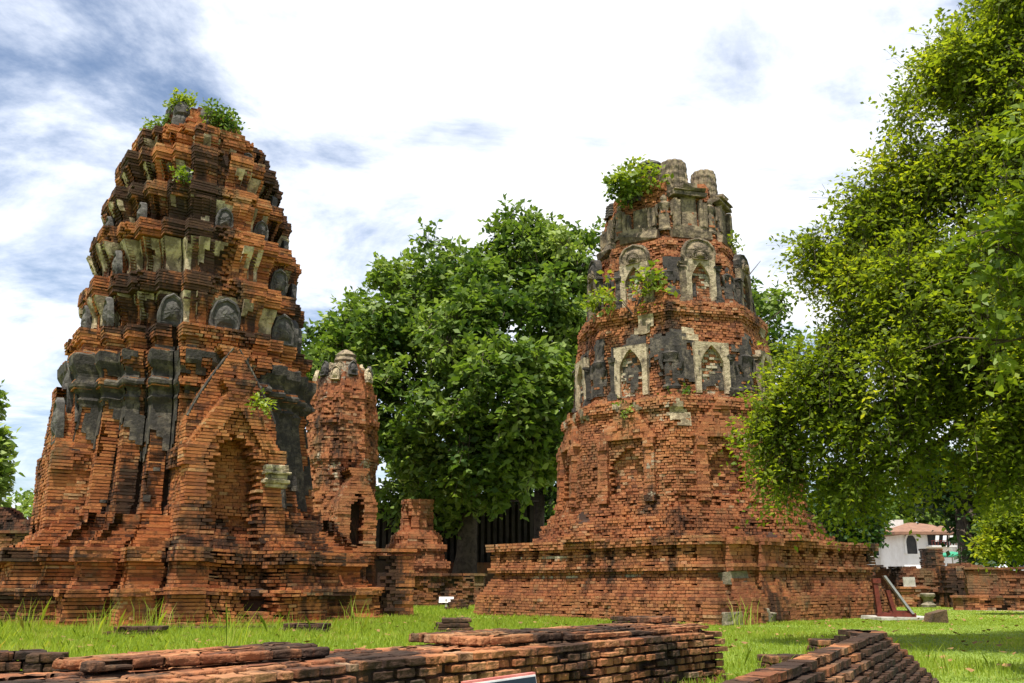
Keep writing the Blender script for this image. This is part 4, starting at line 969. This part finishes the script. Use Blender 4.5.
# the yellow-green tree on the right, branches reaching in from a trunk beyond the edge
rt = [CL(1010, 30, 11.5, 76), CL(968, 70, 11.5, 50), CL(1030, 130, 11, 84), CL(950, 155, 11.5, 52), CL(905, 205, 12, 48), CL(862, 225, 12.2, 38), CL(836, 265, 12.2, 36), CL(985, 230, 11, 66), CL(895, 290, 11.5, 56), CL(960, 310, 11, 66), CL(842, 325, 12, 44), CL(1040, 300, 10.5, 78), CL(800, 380, 12.2, 44), CL(772, 415, 12.3, 32), CL(860, 390, 11.8, 56), CL(930, 380, 11.2, 66), CL(1000, 390, 11, 70), CL(808, 438, 12.2, 40), CL(868, 440, 11.8, 42), CL(945, 420, 11.4, 40), CL(1020, 435, 11, 46), CL(842, 478, 12, 30), CL(905, 450, 11.8, 24), CL(766, 440, 12.3, 24), CL(778, 470, 12.3, 20), CL(752, 425, 12.4, 14), CL(790, 352, 12.4, 22), CL(815, 300, 12.3, 20), CL(826, 205, 12.3, 12), CL(880, 160, 12, 16), CL(815, 250, 12.3, 22), CL(922, 50, 11.6, 22), CL(985, 470, 11.5, 22), CL(908, 110, 11.6, 20), CL(795, 472, 12.3, 20), CL(800, 330, 12.3, 18)]
rt = [(x + .12 * (x < 4.4), y, z, r * (.74 if x < 4.6 else .90), q_) for x, y, z, r, q_ in rt]
rt += [(8.2, 11.6, 5.2, 1.4, .7), (9.6, 12.2, 7.0, 1.6, .7), (8.4, 11.4, 8.8, 1.5, .7), (11.0, 12.6, 5.4, 1.5, .7), (10.4, 11.0, 8.6, 1.4, .7), (12.0, 12.2, 7.2, 1.4, .7), (9.8, 13.6, 5.0, 1.3, .7), (9.4, 11.9, 10.4, 1.3, .7)]
tree('feathery_tree', 'big yellow-green fine-leaved tree reaching in from the right edge', (10.2, 12.0, 0), (8.6, 11.8, 3.4), rt, .36, LEAF_YEL, 44000, 12, .52, .080, .042, droop=.38, shellk=.15, hole=-.12, hs=1.3, seed=9, upn=.6, sub=38)
# nearer sprays of larger leaves at the right edge
nb_ = [CL(1000, 240, 8.0, 34), CL(965, 265, 8.2, 20), CL(1020, 300, 7.8, 38), CL(990, 345, 8, 22), CL(1035, 215, 7.8, 36), CL(985, 318, 8.1, 16), CL(1030, 120, 7.6, 20)] + [(4.6, 5.0, 7.9, 1.2, .6), (6.0, 5.4, 7.6, 1.5, .6), (7.4, 5.4, 7.4, 1.5, .6)]
tree('leafy_tree', 'near tree whose bright broad leaf sprays hang in at the right edge', (8.6, 6.6, 0), (7.0, 7.0, 2.6), nb_, .09, LEAF_BRT, 2600, 9, .26, .11, .06, droop=.3, shellk=.15, hole=-.6, seed=12)
tree('low_branch_tree', 'low leafy yellow-green bush tree over the right platform', (PX(1040, 560, 24)[0], 24, 0), (PX(1035, 540, 24)[0], 24, 1.5), [CL(1004, 530, 23, 18), CL(1030, 515, 23, 28), CL(990, 542, 23, 9), CL(1045, 535, 23, 22), CL(1018, 540, 23, 12)], .18, LEAF_YEL, 1100, 9, .4, .13, .07, droop=.4, shellk=.3, seed=15)
tree('dark_tree', 'dark shaded tree with black trunk standing before the white house', (PX(966, 560, 38)[0], 38, 0), (PX(963, 500, 38)[0], 38, zat(505, 38)), [CL(985, 480, 38, 48), CL(1000, 520, 38, 34), CL(940, 470, 39, 28), CL(974, 552, 37, 14), CL(1010, 470, 38, 60), CL(990, 545, 37, 18)], .45, LEAF_DRK, 3000, 9, .7, .3, .17, seed=17, sub=10)
tree('dark_tree', 'dark shrub-like tree against the right rear corner of the right plinth', (PX(845, 560, 30)[0], 30, 0), (PX(845, 530, 30)[0], 30, 2.2), [CL(842, 512, 30, 32), CL(850, 535, 29.5, 20), CL(828, 490, 30, 26), CL(866, 505, 31, 22)], .2, LEAF_DRK, 1500, 9, .5, .2, .11, seed=18)
tree('dark_tree', 'dark leafy tree cut off by the left picture edge', (PX(-20, 560, 36)[0], 36, 0), (PX(-22, 500, 36)[0], 36, 3.4), [CL(-10, 446, 36, 15), CL(-4, 474, 36, 15), CL(-26, 478, 36, 22), CL(-6, 494, 36, 13), CL(-30, 400, 36, 18), CL(4, 438, 36, 8)], .3, LEAF_BIG, 1500, 9, .6, .30, .17, seed=19)
for i, (u, v, Y, px, lb) in enumerate(((850, 520, 85, 40, 'far green tree left of the white house with the red trim'), (905, 492, 90, 44, 'far pale green tree rising behind the white house roof'), (1000, 500, 80, 50, 'far green tree behind the parked white car'), (420, 520, 70, 40, 'far green tree showing through left of the timber hall'), (520, 515, 66, 34, 'far light green tree glimpsed under the big tree branches'), (20, 525, 75, 30, 'far low tree behind the left tower base'))):
    bx = PX(u, 560, Y)
    tree('far_tree', lb, (bx[0], Y, 0), (bx[0], Y, 2.5), [CL(u, v, Y, px), CL(u - px * .6, v + 18, Y, px * .7), CL(u + px * .6, v + 18, Y, px * .7), CL(u, v + 35, Y - 1, px * .8)], .35, LEAF_BIG, 900, 8, 1.0, .6, .36, 'far trees beyond the ruins', seed=20 + i)

def plant(label, p, spread, n, lm, ll=.09, lw=.05, h=.5, stems=6, name='wild_plant'):
    o = thing(name, label, 'plant', tuple(p)); m = MB(); rr = random.Random(int(p[0] * 100) + n); cl = []
    for i in range(stems):
        e = Vector((rr.uniform(-spread, spread), rr.uniform(-spread * .6, spread * .3), h * rr.uniform(.3, 1.0)))
        m.tube([(0, 0, -.05), tuple(e * .5 + Vector((0, 0, .08))), tuple(e)], [.015, .011, .004], 5); cl.append((e[0], e[1], e[2], spread * .35, .8))
    m.build('stem', BARK, o)
    V, Fc, rn = foliage(cl, n, 7, ll * 2.4, ll, lw, droop=.2, shellk=.1, hole=-2, seed=p[0]); npmesh('leaves', V, Fc, 4, lm, rn, o); return o
def on2(u, v, Y): return PX(u, v, Y)
def pz(u, v, dr=0.0): Y = 22.8 - .8 * float(np.interp(v, [190, 540], [1.7, 3.3])) - dr; return PX(u, v, Y)
plant('bushy green plant sprouting among the broken columns on the right tower top', pz(634, 198), .50, 100, LEAF_BRT, .15, .09, .85, 9)
plant('dark creeper spilling over the left rim of the right tower top', pz(622, 196), .28, 50, LEAF_BIG, .13, .08, .3, 5)
plant('leafy sapling growing from the upper niche ledge of the right tower', pz(634, 314, .1), .65, 46, LEAF_BRT, .15, .09, 1.0, 9)
plant('small yellow-green weed at the left side of the upper niche ledge', pz(602, 322, -.6), .30, 26, LEAF_BRT, .13, .08, .9, 4)
plant('green tuft on the ledge right of the leafy sapling', pz(664, 318, .1), .20, 16, LEAF_BRT, .11, .07, .2, 4)
plant('green weeds along the lower niche ledge of the right tower', pz(684, 409, .15), .40, 60, LEAF_BIG, .10, .06, .26, 8)
plant('thin row of weeds on the ledge below the left niche of the right tower', pz(640, 412), .4, 26, LEAF_BIG, .09, .05, .14, 7)
plant('yellow tuft high on the right shoulder of the right tower', pz(730, 246, -.6), .14, 14, LEAF_BRT, .11, .07, .18, 3)
plant('bright bush on the very top of the left tower', on2(183, 112, 20.2), .25, 60, LEAF_BRT, .11, .06, .35, 6)
plant('green creeper hanging over the right side of the left tower top', on2(218, 128, 20.0), .46, 110, LEAF_BIG, .11, .06, .35, 8)
plant('small creeper on the left shoulder of the left tower top', on2(160, 128, 20.2), .22, 40, LEAF_BIG, .10, .06, .2, 4)
plant('single pale tuft on the doorway gable of the left tower', on2(264, 408, 18.15), .13, 22, LEAF_BRT, .11, .05, .14, 4)
plant('small weed hanging from a middle ledge of the left tower', on2(184, 180, 18.9), .16, 26, LEAF_BRT, .09, .05, .2, 3)

# ------------------------------------------------------------------ grass
def grass(n, xr, yr, hmin, hmax, wd, name, dens=None):
    x = rng.uniform(*xr, n); y = rng.uniform(*yr, n) 
    keep = np.abs(x) < .60 * y + 1.2; x, y = x[keep], y[keep]
    pn = np.array([noise.noise(Vector((a * .6, b * .6, 0))) for a, b in zip(x, y)])
    tall = np.clip(1.0 + .9 * pn - .09 * x, .30, 1.9); n = len(x)
    h = (hmin + (hmax - hmin) * rng.random(n) ** 2) * tall
    an = rng.uniform(0, 2 * pi, n); ln = rng.uniform(.1, .75, n) * h; la = rng.uniform(0, 2 * pi, n)
    b = np.stack([x, y, np.zeros(n)], 1); sd_ = np.stack([np.cos(an), np.sin(an), np.zeros(n)], 1) * (wd * (.6 + .8 * rng.random(n)))[:, None]
    mid = b + np.stack([np.cos(la) * ln * .35, np.sin(la) * ln * .35, h * .6], 1); tip = b + np.stack([np.cos(la) * ln, np.sin(la) * ln, h], 1)
    V = np.stack([b - sd_, b + sd_, mid + sd_ * .7, tip, mid - sd_ * .7], 1).reshape(-1, 3); Fc = np.arange(len(V)).reshape(-1, 5)
    p2 = np.array([noise.noise(Vector((a * 1.9, b * .9, 3.0))) for a, b in zip(x, y)])
    rn = np.clip(.40 + .28 * pn + .22 * rng.normal(size=n) + np.where(p2 > .28, .5, 0) * rng.random(n), 0, 1)
    return V, Fc, rn
A = [grass(260000, (-10.5, 12.5), (8.2, 20.5), .025, .09, .0045, 'a'), grass(60000, (-4, 14), (18, 30), .03, .09, .010, 'b'), grass(20000, (-4, 7), (5.2, 8.4), .04, .12, .004, 'c'), grass(1300, (-12, 2), (14.5, 17.5), .10, .28, .004, 'd'), grass(700, (2.2, 4.6), (8.5, 11), .12, .3, .005, 'e')]
V = np.concatenate([a[0] for a in A]); rn = np.concatenate([a[2] for a in A]); Fc = np.arange(len(V)).reshape(-1, 5)
o = npmesh('lawn_grass', V, Fc, 5, GRASS, rn); tag(o, 'bright yellow-green lawn grass between the front wall and the towers', 'grass', kind='stuff')
for (u, v, Y, lb) in ((152, 622, 14.8, 'tall grass clump in front of the left tower near the dark fragment'), (358, 612, 15.5, 'tall grass clump standing below the doorway of the left tower'), (30, 625, 14.6, 'tall grass clump near the left picture edge'), (742, 612, 16.8, 'lone tall weed before the middle of the right plinth'), (232, 640, 11, 'tall grass clump behind the front wall'), (100, 628, 14.4, 'sparse tall grass clump at the left tower foot')):
    q = PX(u, v, Y); nbl = 34; V = []; rnl = []
    for i in range(nbl):
        an, la = random.uniform(0, 6.28), random.uniform(0, 6.28); h = random.uniform(.2, .62); ln = random.uniform(.1, .6) * h; sx_, sy_ = cos(an) * .005, sin(an) * .005
        bx, by = random.gauss(0, .12), random.gauss(0, .1)
        V += [(bx - sx_, by - sy_, 0), (bx + sx_, by + sy_, 0), (bx + cos(la) * ln * .35 + sx_, by + sin(la) * ln * .35 + sy_, h * .65), (bx + cos(la) * ln, by + sin(la) * ln, h), (bx + cos(la) * ln * .35 - sx_, by + sin(la) * ln * .35 - sy_, h * .65)]; rnl.append(random.uniform(.4, 1))
    V = np.array(V); o = npmesh('grass_clump', V, np.arange(len(V)).reshape(-1, 5), 5, GRASS, np.array(rnl)); o.location = (q[0], Y, 0); tag(o, lb, 'grass clump', 'tall grass clumps')

# ------------------------------------------------------------------ houses, car, parasol in the far right
def house(label, u0, u1, vr, ve, Y, depth, roofm, wallm, over, wins, rz=0.0, flat=False):
    a, b_ = PX(u0, ve, Y), PX(u1, ve, Y); xm = (a[0] + b_[0]) / 2; hw_ = (b_[0] - a[0]) / 2; ze = zat(ve, Y); zr_ = zat(vr, Y)
    H_ = thing('house', label, 'house', (xm, Y, 0), rz)
    m = MB(); m.box(-hw_, hw_, 0, depth, 0, ze); W = m.build('wall', wallm, H_)
    m = MB(); x, y0, y1 = hw_ + over, -over, depth + over; rl = max(.2, hw_ - depth * .45); yc = depth / 2
    if flat: m.box(-x, x, y0, y1, ze + .003, zr_)
    else:
        i = len(m.v); m.v += [(-x, y0, ze - .12), (x, y0, ze - .12), (x, y1, ze - .12), (-x, y1, ze - .12), (-x, y0, ze + .06), (x, y0, ze + .06), (x, y1, ze + .06), (-x, y1, ze + .06), (-rl, yc, zr_), (rl, yc, zr_)]
        for f in ((3, 2, 1, 0), (0, 1, 5, 4), (1, 2, 6, 5), (2, 3, 7, 6), (3, 0, 4, 7), (4, 5, 9, 8), (5, 6, 9), (6, 7, 8, 9), (7, 4, 8)): m.face([i + k for k in f])
    m.build('roof', roofm, H_)
    for (wx, wz, ww, wh, arch) in wins:
        m = MB(); T = place(-pi / 2, 0, wz)
        T = lambda q, wx=wx, wz=wz: (q[0] + wx, -q[1], q[2] + wz)
        if arch: archframe(m, T, ww, wh, wh * .55, .12, .12, .10, False)
        else:
            for (xa, xb, za_, zb_) in ((-ww / 2 - .1, -ww / 2, 0, wh), (ww / 2, ww / 2 + .1, 0, wh), (-ww / 2 - .1, ww / 2 + .1, wh, wh + .1), (-ww / 2 - .15, ww / 2 + .15, -.1, 0), (-.04, .04, 0, wh)): m.box(xa, xb, -.02, .09, za_, zb_, T=T)
        wf = m.build('window', WHITE if not arch else wallm, H_)
        m = MB(); m.box(-ww / 2, ww / 2, -.05, .012, 0, wh * (1 if not arch else .86), T=T); m.build('pane', DGLASS, wf)
    return H_, hw_, ze
H1, hw1, ze1 = house('white two-storey house with brown hipped roof and shaded balcony', 901, 975, 519, 533, 62, 8, ROOF, WHITE, .7, [(-1.9, 2.5, .7, 1.4, True), (1.6, 2.5, .8, 1.4, True), (2.0, .4, 1.2, 1.4, False)])
m = MB(); m.box(-.9, .75, -.9, -.002, zat(547, 62), zat(546, 62)); m.build('balcony_floor', WHITE, H1)
m = MB()
for i in range(9): m.box(-.9 + i * .2, -.86 + i * .2, -.9, -.86, zat(546, 62), zat(541.5, 62))
m.box(-.92, .78, -.92, -.84, zat(541.5, 62), zat(541, 62)); m.build('balcony_rail', RUST, H1)
m = MB(); m.box(-.75, .65, -.03, -.004, zat(545, 62), zat(535, 62)); m.build('balcony_door', DGLASS, H1)
for (x, a_) in ((-.5, .1), (.0, .1), (.45, .1)):
    m = MB(); m.box(x - .12, x + .10, -.70, -.66, zat(542, 62), zat(536, 62), T=lambda q: (q[0] + (q[2] - 3) * .2, q[1], q[2])); m.build('hanging_cloth', WHITE, H1)
H2, hw2, ze2 = house('grey-white house with dark red awning left of the hipped roof house', 866, 899, 520, 528, 66, 6, CREAM, CREAM, .25, [(.4, 2.4, .7, 1.3, True), (-.8, 2.5, .7, 1.2, False)], 0, True)
m = MB(); m.box(-.4, hw2 + .6, -1.3, -.003, zat(536, 66), zat(533, 66), T=lambda q: (q[0], q[1], q[2] + q[1] * .15)); m.build('awning', RUST, H2)
m = MB(); m.box(-hw2 * .95, -hw2 * .3, -.12, .6, zat(545, 66), zat(523, 66)); m.build('stair_tower', WHITE, H2)
m = MB(); m.box(-hw2 * .3 + .01, -hw2 * .3 + .25, -.2, .0, 0, zat(527, 66)); m.build('drain_post', RUST, H2)
# parasol
q = PX(952, 556, 50); o = thing('green_parasol', 'green canvas market parasol behind the ruined wall', 'parasol', (q[0], 50, 0))
m = MB(); m.tube([(0, 0, 0), (0, 0, 2.5)], [.03, .03], 8); m.build('pole', CONC, o)
m = MB(); m.lathe([(1.05, zat(557, 50)), (1.05, zat(556, 50) + .02), (.6, zat(553.5, 50)), (.08, zat(551.5, 50))], 8); m.build('canopy', GREENC, o)
# car
q = PX(1022, 562, 46); CR = thing('parked_car', 'white parked car whose roof shows above the right ruins', 'car', (q[0], 46, .35), .05)
body_p = [(-2.1, .25), (-2.1, .75), (-1.6, .95), (-.95, 1.02), (-.45, 1.48), (.75, 1.52), (1.45, 1.05), (2.05, .95), (2.15, .6), (2.1, .25)]
m = MB()
def prism(m, pts, y0, y1, taper=0.0):
    n = len(pts); b0 = len(m.v)
    for y in (y0, y1):
        for (x, z) in pts: m.v.append((x, y * (1 - taper * max(0, z - .95)), z))
    for i in range(n): j = (i + 1) % n; m.face((b0 + i, b0 + j, b0 + n + j, b0 + n + i))
    m.face(list(range(b0, b0 + n))); m.face(list(range(b0 + n, b0 + 2 * n))[::-1])
prism(m, body_p, -.85, .85, .35); m.build('body', CARP, CR)
m = MB(); prism(m, [(-.80, 1.03), (-.40, 1.42), (.65, 1.45), (1.2, 1.06)], -.862, .862, .35); m.build('side_window', DGLASS, CR)
for x in (-1.3, 1.35):
    for y in (-.8, .8):
        m = MB(); m.tube([(x, y - .1, .05), (x, y + .1, .05)], [.33, .33], 18); wh = m.build('wheel', RUBBER, CR)
        m = MB(); m.tube([(x, y - .11, .05), (x, y + .11, .05)], [.2, .2], 14); m.build('rim', CONC, wh)
CR.location[2] = zat(565, 46) - 1.52 + .28
if CR.location[2] > .35:
    m = MB(); m.box(-3.2, 8, -2.0, 2.2, -CR.location[2], -.285); rd = m.build('raised_road', SANDP); rd.location = CR.location; rd.rotation_euler = CR.rotation_euler; tag(rd, kind='structure')

# fallen leaves on the lawn
n = 900; x = rng.uniform(-10, 12, n); y = rng.uniform(8, 22, n); a = rng.uniform(0, 6.28, n); l = rng.uniform(.03, .06, n); z = rng.uniform(.03, .07, n)
c_, s_ = np.cos(a), np.sin(a); tz = rng.uniform(-.02, .02, n)
V = np.stack([np.stack([x - c_ * l, y - s_ * l, z], 1), np.stack([x - s_ * l * .5, y + c_ * l * .5, z + tz], 1), np.stack([x + c_ * l, y + s_ * l, z + .012], 1), np.stack([x + s_ * l * .5, y - c_ * l * .5, z - tz], 1)], 1).reshape(-1, 3)
o = npmesh('leaf_litter', V, np.arange(len(V)).reshape(-1, 4), 4, simple('dead_leaf', (0.28, 0.16, 0.06), (0.16, 0.09, 0.04), 8), np.zeros(n)); tag(o, 'scattered dead brown leaves lying on the lawn', 'fallen leaves', kind='stuff')
